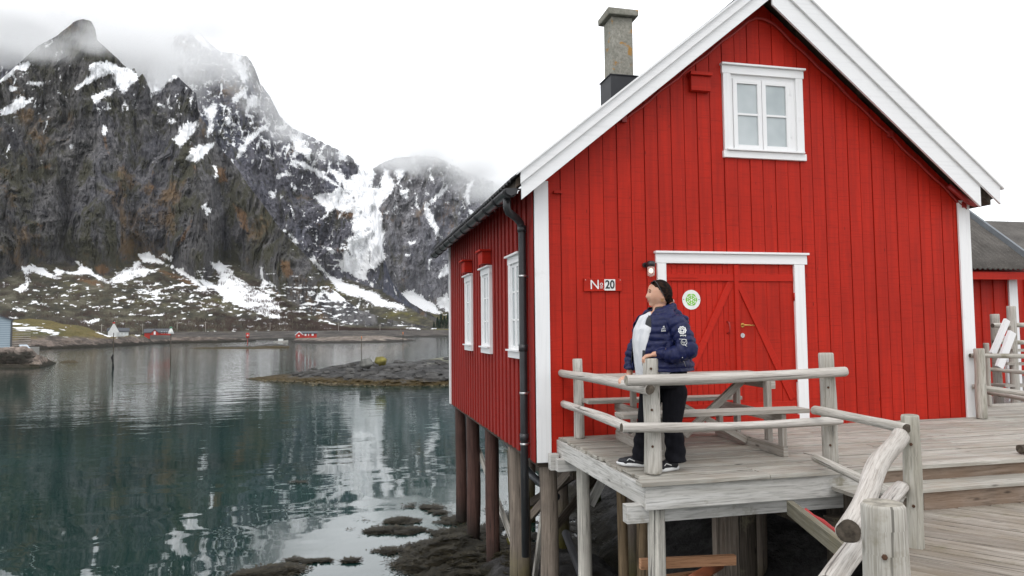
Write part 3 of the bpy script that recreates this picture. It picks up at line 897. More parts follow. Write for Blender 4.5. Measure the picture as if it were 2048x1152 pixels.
M['bolt'] = plain('rusty_bolt', (.10, .055, .035), .6, .4, .6, var=.5, scale=60)
# ================================================================= railing posts and rails
def post(x, y, z0, z1, r, label, mt='grey_post', seed=1, bolts=(), lean=(0, 0)):
    o = thing('railing_post', label, 'post', (x, y, z0), 0, 'log railing posts')
    m = MB((x, y, z0)); m.capmat = 1
    m.log((x, y, z0), (x + lean[0], y + lean[1], z1), r * 1.03, r * .98, .018, seed, .006, seg=22)
    m.build('shaft', [M[mt], M['end_light']], o)
    if bolts:
        for zz in bolts:
            m = MB((x, y, z0)); dv = Vector((-x, -y, 0)).normalized()
            m.tube([Vector((x, y, zz)) + dv * (r - .004), Vector((x, y, zz)) + dv * (r + .007)], .011, 6, smooth=False); m.build('bolt', M['bolt'], o)
    return o
post(2.525, 7.57, DZ + .003, 3.50, .058, 'squat grey log post at the wall end of the short left railing', seed=1, lean=(-.01, 0))
post(2.50, 5.575, DZ + .007, 3.585, .069, 'grey log post at the outer deck corner under the woman\'s hand', seed=2, bolts=(3.50, 3.16, 2.86))
post(4.16, 5.52, DZ + .007, 3.60, .067, 'grey log post between the long front railing and the railing beside the steps', seed=3, lean=(-.015, 0), bolts=(3.30, 2.80))
post(3.84, 4.24, LZ - .3, 3.215, .061, 'smooth greenish round post with wavy grain at the foot of the steps', 'pole', 4, bolts=(3.02, 2.60))
post(8.0, 7.62, DZ, 3.52, .064, 'pale log post standing in front of the right white corner board', 'pole', 5)
p5 = at(1765, 1005, 2, 3.14)
post(p5.x, p5.y, LZ - .5, 3.14, .083, 'thick mossy log stump post nearest the viewer', 'grey_post', 6, bolts=(2.95,))

def rail(a, b, ra, rb, label, seed, bend=.0, noise=.04, mt='grey_log', dark=True):
    a = Vector(a); b = Vector(b)
    o = tag(MB().build('x', M[mt]), 'x', 'x'); bpy.data.objects.remove(o)
    m = MB(a); m.capmat = 1
    m.log(a, b, ra, rb, noise, seed, bend, seg=20)
    o = m.build('rail', [M[mt], M['end'] if dark else M['end_light']])
    o.location = a
    o.name = 'railing_log'
    return tag(o, label, 'rail', 'round log rails')
rail(at(1120, 746, 1, 7.85), at(1300, 779, 1, 5.40), .043, .046, 'upper rail running from the red wall to the deck corner, cut end dark', 11, .008)
rail(at(1127, 808, 1, 7.8), at(1262, 858, 1, 5.52), .040, .043, 'lower rail running from the red wall to the deck corner', 12, .01)
rail(at(1252, 761, 1, 5.43), at(1692, 743, 1, 5.40), .050, .040, 'long upper rail along the front edge of the deck, resting above the corner', 13, -.012, .04, dark=False)
rail(at(1243, 855, 1, 5.45), at(1682, 841, 1, 5.40), .041, .036, 'long lower rail along the front edge of the deck', 14, -.018, .05)
rail(at(1628, 820, 1, 5.38), at(1814, 857, 1, 4.20), .035, .036, 'upper short rail sloping from the deck post to the round post by the steps', 15, .004, .04, 'grey_post')
rail(at(1630, 915, 1, 5.38), at(1816, 1005, 1, 4.24), .036, .040, 'lower short rail slanting past the steps to the round post', 16, .004, .04, 'grey_post')
rail(at(1801, 872, 1, 4.22), at(1697, 1063, 1, 2.72), .055, .0565, 'thick crooked barkless log rail coming towards the viewer beside the stump post', 17, .03, .05)
rail(at(1802, 975, 1, 4.26), at(1655, 1175, 1, 2.72), .045, .052, 'lower crooked log rail under the thick one', 18, .02, .06)
# rails by the house's right corner
RR = [((1940, 711, 7.72), (2090, 714, 7.6), .030, 'top log rail right of the pale post at the house corner'),
      ((1972, 738, 9.0), (2090, 750, 8.2), .030, 'second log rail from the top right of the house corner'),
      ((1944, 773, 7.74), (2090, 793, 7.2), .034, 'third log rail from the top right of the house corner'),
      ((1972, 784, 8.6), (2090, 806, 7.6), .032, 'lowest log rail right of the house corner')]
for i, (a, b, r, lab) in enumerate(RR): rail(at(a[0], a[1], 1, a[2]), at(b[0], b[1], 1, b[2]), r, r, lab, 30 + i, .003, .03, 'grey_post')
for i, (px, py0, py1, y, r, lab) in enumerate(((1978, 812, 686, 8.75, .04, 'thin leaning grey post behind the pale post at the house corner'), (1998, 812, 628, 10.6, .075, 'grey post at the foot of the neighbouring white stair'), (2032, 815, 612, 10.2, .07, 'tallest grey post beside the neighbouring white stair'))):
    a = at(px, py0, 1, y); b = at(px, py1, 1, y); post(a.x, a.y, max(a.z, 2.3), b.z, r, lab, 'grey_post', 40 + i)
for i, (x0, y0, x1, y1, lab) in enumerate(((1985, 651, 2080, 650, 'upper log rail by the neighbouring white stair'), (1988, 684, 2080, 686, 'lower log rail by the neighbouring white stair'))):
    rail(at(x0, y0, 1, 10.2), at(x1, y1, 1, 10.2), .04, .04, lab, 50 + i, .003, .03, 'grey_post')
# dark log end lying on the deck at the right edge
rail(at(2038, 898, 2, DZ + .05), at(2085, 897, 2, DZ + .05), .045, .05, 'dark log end lying on the deck at the right edge', 60, 0, .05, 'dark_timber')

# neighbouring stair
ns = thing('white_stair', 'small outdoor stair with white sloping strings beyond the right railing', 'stairs', (9.9, 9.5, DZ))
m2 = MB(ns.location)
m2.beam(at(1985, 708, 1, 9.9), at(2014, 640, 1, 9.9), .05, .10); m2.build('string', M['white'], ns)
m2 = MB(ns.location)
m2.beam(at(1998, 735, 1, 9.5), at(2024, 664, 1, 9.5), .05, .13); m2.build('string', M['white'], ns)
for (x0, y0, x1) in ((2000, 727, 2090), (1995, 770, 2090), (2010, 700, 2090)):
    m2 = MB(ns.location); m2.beam(at(x0, y0, 1, 10.3), at(x1, y0 + 1, 1, 10.3), .3, .045); m2.build('tread', M['table'], ns)
m2 = MB(ns.location); a = at(2021, 690, 1, 10.8); m2.box((a.x - .1, 10.8, 2.4), (a.x + .1, 10.85, 3.6), along=2); m2.build('trim_board', M['white'], ns)

# ================================================================= picnic table
pt = thing('picnic_table', 'weathered timber picnic table with two benches on the deck by the door', 'picnic table', (3.4, 6.7, DZ), radians(-3))
PM = Matrix.Rotation(radians(-3), 4, 'Z')
def pb(f, name, mat=M['table'], bevel=.004):
    m = MB(); f(m); m.v = [tuple(PM @ Vector((v[0], v[1], v[2])) + Vector(pt.location)) for v in m.v]
    m.org = Vector(pt.location); m.inv = Matrix.Rotation(radians(3), 3, 'Z'); return m.build(name, mat, pt, bevel)
L0, L1 = -.92, .86
def f(m):
    for i in range(5): m.box((L0 + random.uniform(-.01, .01), -.36 + i * .145, .70), (L1 + random.uniform(-.01, .01), -.36 + i * .145 + .138, .74), along=0)
pb(f, 'table_top')
for yb_ in (-.76, .52):
    def f(m):
        for i in range(2): m.box((L0 - .03 + (.05 if yb_ > 0 else 0), yb_ + i * .125, .405), (L1 + .02, yb_ + i * .125 + .119, .445), along=0)
    pb(f, 'bench_seat')
for xs in (-.55, .62):
    pb(lambda m: m.box((xs, -.72, .0), (xs + .05, .68, .10), along=1), 'skid')
    for ys in (-.33, .30):
        pb(lambda m: m.box((xs + .052, ys - .04, .004), (xs + .10, ys + .04, .695), along=2), 'leg')
    pb(lambda m: m.box((xs + .102, -.36, .60), (xs + .15, .36, .695), along=1), 'top_bearer')
    pb(lambda m: m.box((xs, -.70, .31), (xs + .05, .70, .40), along=1), 'bench_bearer')
    for ys in (-.68, .60): pb(lambda m: m.box((xs + .0, ys - .03, .10), (xs + .05, ys + .05, .308), along=2), 'bench_leg')
pb(lambda m: m.beam((-.05, 0, .12), (.60, 0, .66), .05, .075), 'brace')
pb(lambda m: m.beam((-.10, 0, .66), (-.46, 0, .12), .05, .075), 'brace')
pb(lambda m: m.beam((.62, -.02, .05), (-.05, .02, .42), .05, .06), 'brace')

# ================================================================= neighbouring red houses
t = NT('fibre_roof')
gv = t.noise(t.co(), 1.6, 6, .65); sp_ = t.noise(t.co(), 40, 3)
c = t.ramp(gv, [(.3, (.055, .050, .045)), (.7, (.12, .11, .10))]); c = t.mix(t.ramp(sp_, [(.55, 0), (.75, .5)]), c, (.25, .235, .215))
M['roof_grey'] = t.fin(c, .9, .2)
nb = thing('red_cabin', 'red boarded cabin with a grey corrugated roof just right of the boathouse', 'house', (12, 12.5, 2.6))
def nbb(m, name, mat, par=None): m.org = Vector(nb.location); return m.build(name, mat, par or nb)
m2 = MB(); m2.box((9.6, 12.5, 2.3), (14.1, 16.4, 5.0), along=2); x = 9.6
while x < 13.9: m2.box((x, 12.478, 2.3), (x + .17, 12.504, 4.93), along=2); x += .33
nbb(m2, 'wall', M['red'])
m2 = MB(); m2.box((13.93, 12.44, 2.3), (14.15, 12.475, 4.78), along=2); nbb(m2, 'corner_board', M['white'])
m2 = MB(); m2.box((9.4, 12.16, 4.76), (14.4, 12.20, 4.92), along=0); nbb(m2, 'eave_board', M['red'])
m2 = MB(); nxx = 260; nu = 5
for j in range(nu + 1):
    for i in range(nxx + 1):
        x = 9.3 + (14.45 - 9.3) * i / nxx; u = j / nu
        m2.v.append((x, 12.1 + 2.35 * u, 4.98 + 1.93 * u + .018 * sin(2 * pi * x / .13) - .01 * (j % 2)))
for j in range(nu):
    for i in range(nxx):
        a = j * (nxx + 1) + i; m2.face((a, a + 1, a + nxx + 2, a + nxx + 1), None, True)
r_ = nbb(m2, 'roof', M['roof_grey']); so = r_.modifiers.new('thick', 'SOLIDIFY'); so.thickness = .012
m2 = MB(); m2.prism([(12.3, 4.9), (14.45, 6.75), (16.6, 4.9)], 0, 9.4, 14.35); nbb(m2, 'gable', M['red'])
m2 = MB(); m2.prism([(14.45, 6.87), (16.75, 4.95), (16.75, 4.99), (14.45, 6.91)], 0, 9.3, 14.45); nbb(m2, 'roof', M['roof_grey'])
m2 = MB(); m2.beam((14.44, 12.05, 4.98), (14.44, 14.5, 6.99), .07, .13); nbb(m2, 'barge_board', plain('grey_barge', (.16, .175, .19), .6))
nb2 = thing('red_cabin', 'farther red cabin with a grey roof at the right edge', 'house', (20, 17, 2.6))
def n2b(m, name, mat): m.org = Vector(nb2.location); return m.build(name, mat, nb2)
m2 = MB(); m2.box((17.9, 17.0, 2.3), (24, 21, 5.6), along=2); x = 17.9
while x < 23.8: m2.box((x, 16.97, 2.3), (x + .17, 17.005, 5.6), along=2); x += .33
n2b(m2, 'wall', M['red'])
m2 = MB(); a = at(2005, 489, 1, 16.7); m2.prism([(16.6, 5.65), (19, 7.0), (21.4, 5.65)], 0, 17.7, 24.2); n2b(m2, 'gable', M['red'])
m2 = MB(); m2.beam((17.6, 16.75, 5.62), (24.4, 16.75, 5.62), .1, .2); n2b(m2, 'eave_board', M['white'])
m2 = MB(); m2.prism([(16.5, 5.62), (19, 7.12), (21.5, 5.62), (21.5, 5.70), (19, 7.20), (16.5, 5.70)], 0, 17.6, 24.4); n2b(m2, 'roof', M['roof_grey'])
# ground they stand on
mb = MB(); mb.box((8.4, 8.9, 1.6), (40, 40, 2.3)); tag(mb.build('quay_ground', plain('gravel', (.16, .15, .14), .9)), kind='structure')
# ================================================================= noise in numpy
_rs = np.random.RandomState(5)
_P = np.concatenate([_rs.permutation(256)] * 2 + [[0]])
_G = _rs.normal(size=(256, 3)); _G /= np.linalg.norm(_G, axis=1)[:, None]
def perlin(x, y, z):
    x, y, z = np.broadcast_arrays(np.asarray(x, float), np.asarray(y, float), np.asarray(z, float))
    xi, yi, zi = np.floor(x).astype(int), np.floor(y).astype(int), np.floor(z).astype(int)
    xf, yf, zf = x - xi, y - yi, z - zi
    u, v, w_ = [t * t * t * (t * (t * 6 - 15) + 10) for t in (xf, yf, zf)]
    r = 0
    for i in (0, 1):
        for j in (0, 1):
            for k in (0, 1):
                h = _P[(_P[(_P[(xi + i) & 255] + yi + j) & 255] + zi + k) & 255]
                g = _G[h]
                d = g[..., 0] * (xf - i) + g[..., 1] * (yf - j) + g[..., 2] * (zf - k)
                r = r + (u if i else 1 - u) * (v if j else 1 - v) * (w_ if k else 1 - w_) * d
    return r * 1.5
def fbm(x, y, z, oct=5, g=.5, ridged=False):
    a, s, r = 1., 0., 0.
    for o in range(oct):
        f = 2 ** o
        n = perlin(x * f + 13.7 * o, y * f, z * f + 5.1 * o)
        if ridged: n = 1 - 2 * np.abs(n)
        r = r + a * n; s += a; a *= g
    return r / s
def interp(pts, x): return np.interp(x, [p[0] for p in pts], [p[1] for p in pts])

def px_dirs(PX, PY):
    d = np.stack([(PX - 1024) / F, -(PY - 576) / F, -np.ones_like(PX)], -1) @ RN.T
    h = np.hypot(d[..., 0], d[..., 1])
    return d[..., 0] / h, d[..., 1] / h, d[..., 2] / h

def poly_sd(PX, PY, polys, clip=14):
    """signed distance (+ inside) to the nearest patch outline"""
    sd = np.full(PX.shape, -float(clip))
    for poly in polys:
        P = np.array(poly, float)
        lo = P.min(0) - clip; hi = P.max(0) + clip
        m = (PX > lo[0]) & (PX < hi[0]) & (PY > lo[1]) & (PY < hi[1])
        if not m.any(): continue
        x, y = PX[m], PY[m]
        dist = np.full(x.shape, 1e9); ins = np.zeros(x.shape, bool)
        for i in range(len(P)):
            a, b = P[i], P[(i + 1) % len(P)]
            e = b - a; L = max(e @ e, 1e-9)
            t = np.clip(((x - a[0]) * e[0] + (y - a[1]) * e[1]) / L, 0, 1)
            dist = np.minimum(dist, np.hypot(x - a[0] - t * e[0], y - a[1] - t * e[1]))
            c = (a[1] > y) != (b[1] > y)
            with np.errstate(divide='ignore', invalid='ignore'):
                xx = (b[0] - a[0]) * (y - a[1]) / (b[1] - a[1] if b[1] != a[1] else 1e-9) + a[0]
            ins ^= c & (x < xx)
        s = np.where(ins, dist, -dist)
        sd[m] = np.maximum(sd[m], np.clip(s, -clip, clip))
    return sd

def grid_mesh(name, X, Y, Z, mat, attrs=None, smooth=True):
    nr, nc = X.shape
    me = bpy.data.meshes.new(name)
    me.vertices.add(nr * nc)
    me.vertices.foreach_set('co', np.stack([X, Y, Z], -1).astype(np.float32).ravel())
    i = np.arange(nr * nc).reshape(nr, nc)
    q = np.stack([i[:-1, :-1], i[:-1, 1:], i[1:, 1:], i[1:, :-1]], -1).reshape(-1, 4)
    n = len(q)
    me.loops.add(n * 4); me.loops.foreach_set('vertex_index', q.ravel().astype(np.int32))
    me.polygons.add(n); me.polygons.foreach_set('loop_start', (np.arange(n) * 4).astype(np.int32))
    me.polygons.foreach_set('loop_total', np.full(n, 4, np.int32))
    me.polygons.foreach_set('use_smooth', np.full(n, smooth))
    me.update(calc_edges=True); me.validate()
    for k, v in (attrs or {}).items():
        a = me.attributes.new(k, 'FLOAT', 'POINT'); a.data.foreach_set('value', v.astype(np.float32).ravel())
    me.materials.append(mat)
    o = bpy.data.objects.new(name, me); COL.objects.link(o); return o

# ================================================================= materials of the land
def rock_mat(name, base, dark, moss, grass, veg=.5, blue=(.09, .095, .115), bluek=0):
    t = NT(name)
    o = t.co()
    big = t.noise(t.mapping(o, (.008, .008, .004)), 1, 5, .6)
    mid = t.noise(t.mapping(o, (.055, .055, .008)), 1, 10, .70, .25)     # steep streaks
    fine = t.noise(t.mapping(o, (.30, .30, .12)), 1, 7, .75)
    c = t.ramp(mid, [(.36, dark), (.5, base), (.62, tuple(min(1, x * 1.6) for x in base))])
    c = t.mix(t.ramp(fine, [(.36, .85), (.50, 0)]), c, tuple(x * .35 for x in dark))
    ck = t.noise(t.mapping(o, (.06, .06, .012), loc=(4, 8, 1)), 1, 6, .6, .6)
    c = t.mix(t.ramp(ck, [(.47, 0), (.495, .7), (.52, 0)]), c, tuple(x * .35 for x in dark))
    if bluek: c = t.mix(t.ramp(big, [(.45, 0), (.65, bluek)]), c, blue)
    m2 = t.noise(t.mapping(o, (.03, .03, .018), loc=(5, 1, 2)), 1, 8, .72)
    c = t.mix(t.ramp(m2, [(.56 - .12 * veg, 0), (.64 - .12 * veg, .85)]), c, moss)
    m3 = t.noise(t.mapping(o, (.016, .016, .011), loc=(9, 4, 7)), 1, 9, .70)
    c = t.mix(t.ramp(m3, [(.60 - .06 * veg, 0), (.68 - .06 * veg, .8)]), c, grass)
    # talus and lower slopes: scrub, boulders, yellow-green turf
    tal = t.attr('talus')
    f2 = t.noise(t.mapping(o, (.07, .07, .12)), 1, 8, .72)
    tc_ = t.ramp(f2, [(.30, (.024, .021, .020)), (.44, (.056, .053, .040)), (.55, (.10, .092, .062)), (.68, (.19, .175, .14))])
    f3 = t.noise(t.mapping(o, (.014, .014, .03), loc=(2, 2, 2)), 1, 7, .66)
    tc_ = t.mix(t.ramp(f3, [(.56, 0), (.66, .75)]), tc_, (.15, .13, .030))
    tc_ = t.mix(t.ramp(f3, [(.34, .8), (.44, 0)]), tc_, (.045, .033, .034))
    c = t.mix(t.ramp(t.math('ADD', tal, t.math('MULTIPLY', t.math('SUBTRACT', fine, .5), .8)), [(.4, 0), (.6, 1)]), c, tc_)
    br = t.attr('brown')
    c = t.mix(t.ramp(t.math('ADD', br, t.math('MULTIPLY', t.math('SUBTRACT', fine, .5), 1.9)), [(.47, 0), (.8, .75)]), c, (.19, .105, .05))
    # snow lying in gullies and ledges
    sn = t.attr('snow')
    nz1 = t.noise(t.mapping(o, (.05, .05, .05)), 1, 9, .75)
    nz2 = t.noise(t.mapping(o, (.35, .35, .25)), 1, 4, .7)
    s_ = t.math('ADD', sn, t.math('ADD', t.math('MULTIPLY', t.math('SUBTRACT', nz1, .5), 32), t.math('MULTIPLY', t.math('SUBTRACT', nz2, .5), 16)))
    mask = t.ramp(s_, [(0, 0), (1, 1)])
    mr = t.add('ShaderNodeMapRange'); t.lk(s_, mr.inputs[0]); mr.inputs[1].default_value = -.6; mr.inputs[2].default_value = .9
    snowc = t.ramp(nz2, [(.3, (.93, .94, .96)), (.7, (.97, .97, .97))])
    c = t.mix(mr.outputs[0], c, snowc)
    h = t.math('ADD', t.math('MULTIPLY', mid, .8), t.math('ADD', t.math('MULTIPLY', fine, 1.0), t.math('MULTIPLY', f2, .5)))
    hh = t.math('MULTIPLY', h, t.math('SUBTRACT', 1, t.math('MULTIPLY', mr.outputs[0], .8)))
    t.bump(hh, .6, 5)
    return t.fin(c, .9, .15)
M['mtnA'] = rock_mat('mountain_rock', (.118, .113, .110), (.040, .038, .039), (.060, .058, .034), (.17, .11, .055), .55, (.11, .115, .16), .3)
M['mtnB'] = rock_mat('mountain_rock_grey', (.135, .133, .155), (.050, .049, .064), (.085, .082, .058), (.20, .13, .07), .25, (.10, .115, .17), .7)
M['mtnC'] = rock_mat('mountain_rock_pale', (.22, .215, .225), (.10, .098, .11), (.12, .115, .095), (.22, .15, .09), .1, (.15, .16, .21), .4)

# ================================================================= snow patches, outlined on the slopes
def sc(pts, s, ox=0, oy=0): return [(x / s + ox, y / s + oy) for x, y in pts]
SA = [sc(p, 2.88) for p in (
    [(425, 510), (480, 460), (515, 420), (510, 380), (570, 350), (640, 360), (700, 385), (760, 400), (800, 430), (760, 480), (720, 545), (690, 530), (660, 480), (650, 430), (600, 430), (560, 460), (500, 490), (440, 522)],
    [(520, 560), (560, 530), (660, 505), (650, 530), (590, 560), (550, 605)],
    [(0, 640), (50, 600), (120, 555), (150, 560), (140, 590), (210, 540), (170, 590), (100, 640), (0, 670)],
    [(-200, 470), (0, 400), (60, 395), (120, 370), (180, 350), (150, 400), (90, 400), (60, 440), (0, 470), (-200, 560)],
    [(-10, 350), (30, 345), (80, 370), (30, 372)],
    [(60, 500), (100, 500), (90, 520), (65, 525)], [(160, 480), (290, 465), (240, 490)], [(320, 528), (350, 525), (345, 542)],
    [(850, 490), (870, 535), (900, 530), (960, 480), (1050, 435), (1000, 340), (900, 330), (850, 380)],
    [(990, 800), (1040, 770), (1060, 720), (1130, 695), (1150, 710), (1110, 760), (1070, 830), (1040, 855)],
    [(1075, 910), (1100, 850), (1180, 830), (1245, 815), (1230, 850), (1130, 940)],
    [(585, 770), (600, 720), (615, 750), (600, 800)], [(395, 830), (425, 822), (428, 850), (400, 862)],
    [(970, 690), (1000, 685), (1025, 705), (985, 710)], [(725, 605), (745, 620), (738, 628)], [(1085, 560), (1105, 560), (1100, 580)],
    [(1225, 935), (1240, 950), (1250, 1010), (1262, 1020), (1243, 1020)], [(900, 580), (950, 620), (910, 610)], [(260, 260), (300, 245), (265, 280)])]
SA += [sc(p, 3.3875, 0, 380) for p in (
    [(160, 530), (210, 505), (260, 525), (290, 510), (330, 565), (410, 600), (330, 590), (270, 575), (230, 560), (190, 580), (210, 620), (180, 670), (130, 715), (120, 670), (170, 620), (165, 570)],
    [(375, 520), (440, 550), (500, 545), (550, 520), (490, 475), (530, 470), (560, 520), (620, 530), (640, 560), (720, 610), (790, 650), (850, 680), (760, 650), (700, 620), (620, 585), (520, 580), (430, 565), (380, 570)],
    [(730, 620), (790, 580), (830, 540), (910, 530), (910, 490), (940, 490), (960, 520), (1050, 540), (1110, 565), (1000, 560), (990, 585), (900, 590), (840, 620), (780, 640)],
    [(930, 430), (1010, 420), (1080, 470), (1140, 510), (1080, 495), (1020, 490), (970, 480)],
    [(1080, 450), (1110, 420), (1170, 460), (1160, 480), (1110, 470)],
    [(1150, 510), (1240, 540), (1310, 600), (1390, 660), (1460, 720), (1380, 680), (1280, 600), (1190, 550)],
    [(1430, 490), (1480, 490), (1560, 530), (1600, 590), (1700, 650), (1897, 760), (1897, 880), (1750, 840), (1600, 780), (1500, 720), (1350, 620), (1370, 600), (1470, 640), (1500, 590), (1450, 530)],
    [(1360, 110), (1400, 85), (1405, 115), (1440, 130), (1400, 170), (1385, 140)],
    [(1755, 510), (1775, 530), (1790, 600), (1860, 650), (1810, 640), (1780, 690), (1755, 660), (1775, 610)],
    [(935, 680), (980, 665), (1010, 690), (1100, 670), (1060, 720), (1000, 700)], [(5, 640), (25, 620), (50, 655), (20, 660)], [(180, 740), (240, 745), (290, 770), (220, 765)],
    [(100, 790), (150, 800), (180, 820), (120, 820)], [(60, 860), (120, 855), (110, 875), (65, 875)], [(540, 890), (670, 880), (600, 905)], [(1230, 680), (1280, 675), (1330, 705), (1270, 700)], [(1040, 755), (1090, 760), (1070, 780)])]
SB = [sc(p, 2.505, 400, 200) for p in (
    [(440, 170), (480, 175), (570, 245), (550, 280), (490, 265), (455, 200)], [(595, 265), (640, 290), (620, 300)],
    [(380, 375), (430, 365), (490, 390), (440, 378), (385, 392)], [(350, 465), (380, 470), (365, 490)],
    [(570, 480), (650, 460), (700, 440), (760, 480), (800, 530), (800, 580), (720, 560), (680, 550), (640, 560), (600, 520)],
    [(720, 400), (800, 400), (850, 430), (870, 600), (850, 780), (830, 890), (770, 800), (740, 740), (740, 680), (800, 670), (810, 630), (820, 560), (780, 500), (720, 450)],
    [(550, 790), (600, 820), (660, 880), (720, 910), (780, 930), (860, 960), (900, 980), (1000, 1030), (1060, 1060), (980, 1040), (880, 1030), (800, 990), (700, 960), (640, 900), (590, 840)],
    [(420, 650), (460, 670), (500, 720), (495, 735), (450, 690)], [(600, 730), (640, 730), (690, 770), (650, 770)], [(450, 310), (480, 320), (510, 350), (470, 335)], [(640, 340), (700, 350), (730, 400), (760, 420), (690, 410)],
    [(330, 275), (350, 280), (362, 295), (340, 290)], [(385, 265), (405, 265), (400, 278)], [(325, 190), (345, 205), (330, 215)], [(700, 285), (720, 290), (705, 310)], [(405, 160), (440, 190), (425, 190)],
    [(600, 940), (700, 980), (730, 1010), (660, 1010)], [(720, 740), (800, 820), (840, 900), (780, 900), (700, 830)],
    [(455, 305), (520, 300), (560, 330), (640, 380), (700, 430), (640, 410), (560, 360)])]
SB += [sc(p, 2.88) for p in (
    [(1180, 640), (1230, 590), (1250, 620), (1230, 720), (1210, 790), (1180, 790), (1200, 720)],
    [(1355, 920), (1370, 860), (1430, 780), (1500, 730), (1540, 715), (1555, 740), (1490, 770), (1440, 830), (1380, 915)],
    [(1290, 700), (1320, 640), (1340, 690), (1320, 730)], [(1410, 690), (1410, 620), (1440, 550), (1500, 560), (1500, 610), (1440, 620)],
    [(1085, 150), (1140, 170), (1180, 240), (1250, 290), (1200, 290), (1140, 240)], [(1330, 310), (1400, 320), (1380, 350), (1440, 440), (1400, 480), (1340, 400)],
    [(1530, 900), (1565, 910), (1560, 920)], [(1555, 1105), (1590, 1120), (1570, 1140)], [(1580, 1010), (1613, 1010), (1613, 1030)], [(1500, 790), (1550, 810), (1540, 830)], [(1340, 560), (1400, 520), (1440, 500), (1390, 570), (1330, 600)])]
SC_ = [sc(p, 2.505, 400, 200) for p in (
    [(800, 320), (870, 330), (880, 370), (850, 430), (900, 440), (930, 320), (960, 390), (990, 420), (940, 490), (900, 540), (880, 600), (870, 700), (850, 780), (850, 830), (830, 890), (780, 800), (760, 640), (780, 400)],
    [(1120, 520), (1170, 490), (1230, 430), (1250, 440), (1190, 490), (1150, 540), (1180, 610), (1210, 690), (1190, 690), (1150, 620), (1120, 560)],
    [(985, 360), (1020, 330), (1030, 360), (1000, 410), (985, 400)], [(1000, 450), (1050, 450), (1040, 500), (1020, 490)],
    [(1330, 430), (1370, 400), (1350, 480), (1350, 540), (1390, 560), (1370, 590), (1340, 560), (1325, 480)],
    [(1015, 970), (1060, 945), (1110, 980), (1180, 1030), (1200, 1060), (1240, 1080), (1180, 1070), (1080, 1050), (1030, 1010)],
    [(1180, 1000), (1240, 960), (1260, 1070), (1200, 1040)], [(1185, 890), (1235, 815), (1260, 860), (1200, 900)], [(1480, 400), (1530, 400), (1500, 470), (1450, 440)],
    [(1060, 280), (1075, 290), (1070, 330)], [(1150, 350), (1165, 380), (1185, 430), (1160, 400)], [(1030, 770), (1050, 770), (1045, 785)], [(1050, 715), (1085, 700), (1060, 735)], [(1140, 790), (1165, 790), (1150, 850)],
    [(905, 1040), (980, 1070), (1000, 1085), (920, 1075)])]
BR = [sc(p, 3.3875, 0, 380) for p in (
    [(620, 520), (700, 480), (760, 540), (700, 600), (650, 560)], [(480, 590), (560, 580), (680, 610), (740, 680), (640, 660), (520, 620)], [(980, 490), (1100, 530), (1300, 600), (1400, 700), (1250, 640), (1100, 580)],
    [(1180, 380), (1260, 250), (1300, 180), (1310, 220), (1250, 350), (1200, 400)], [(1490, 540), (1600, 600), (1800, 740), (1700, 700), (1560, 600)], [(820, 450), (860, 460), (840, 500)], [(200, 200), (310, 230), (280, 280)], [(1800, 640), (1897, 690), (1897, 720), (1830, 700)])]
BR += [sc(p, 2.505, 400, 200) for p in ([(660, 500), (740, 490), (800, 560), (820, 620), (760, 600), (680, 600)], [(390, 790), (450, 800), (480, 880), (430, 900), (400, 850)], [(560, 600), (610, 620), (600, 660)], [(660, 740), (740, 740), (700, 780)], [(150, 500), (240, 560), (260, 700), (200, 640)], [(60, 330), (130, 330), (150, 420), (90, 420)])]
BR += [sc(p, 2.88) for p in ([(560, 700), (620, 800), (640, 900), (600, 860)], [(850, 1060), (900, 1060), (870, 1130)], [(1090, 930), (1150, 960), (1120, 1010)], [(200, 970), (300, 930), (290, 980)], [(955, 910), (990, 890), (975, 960)])]

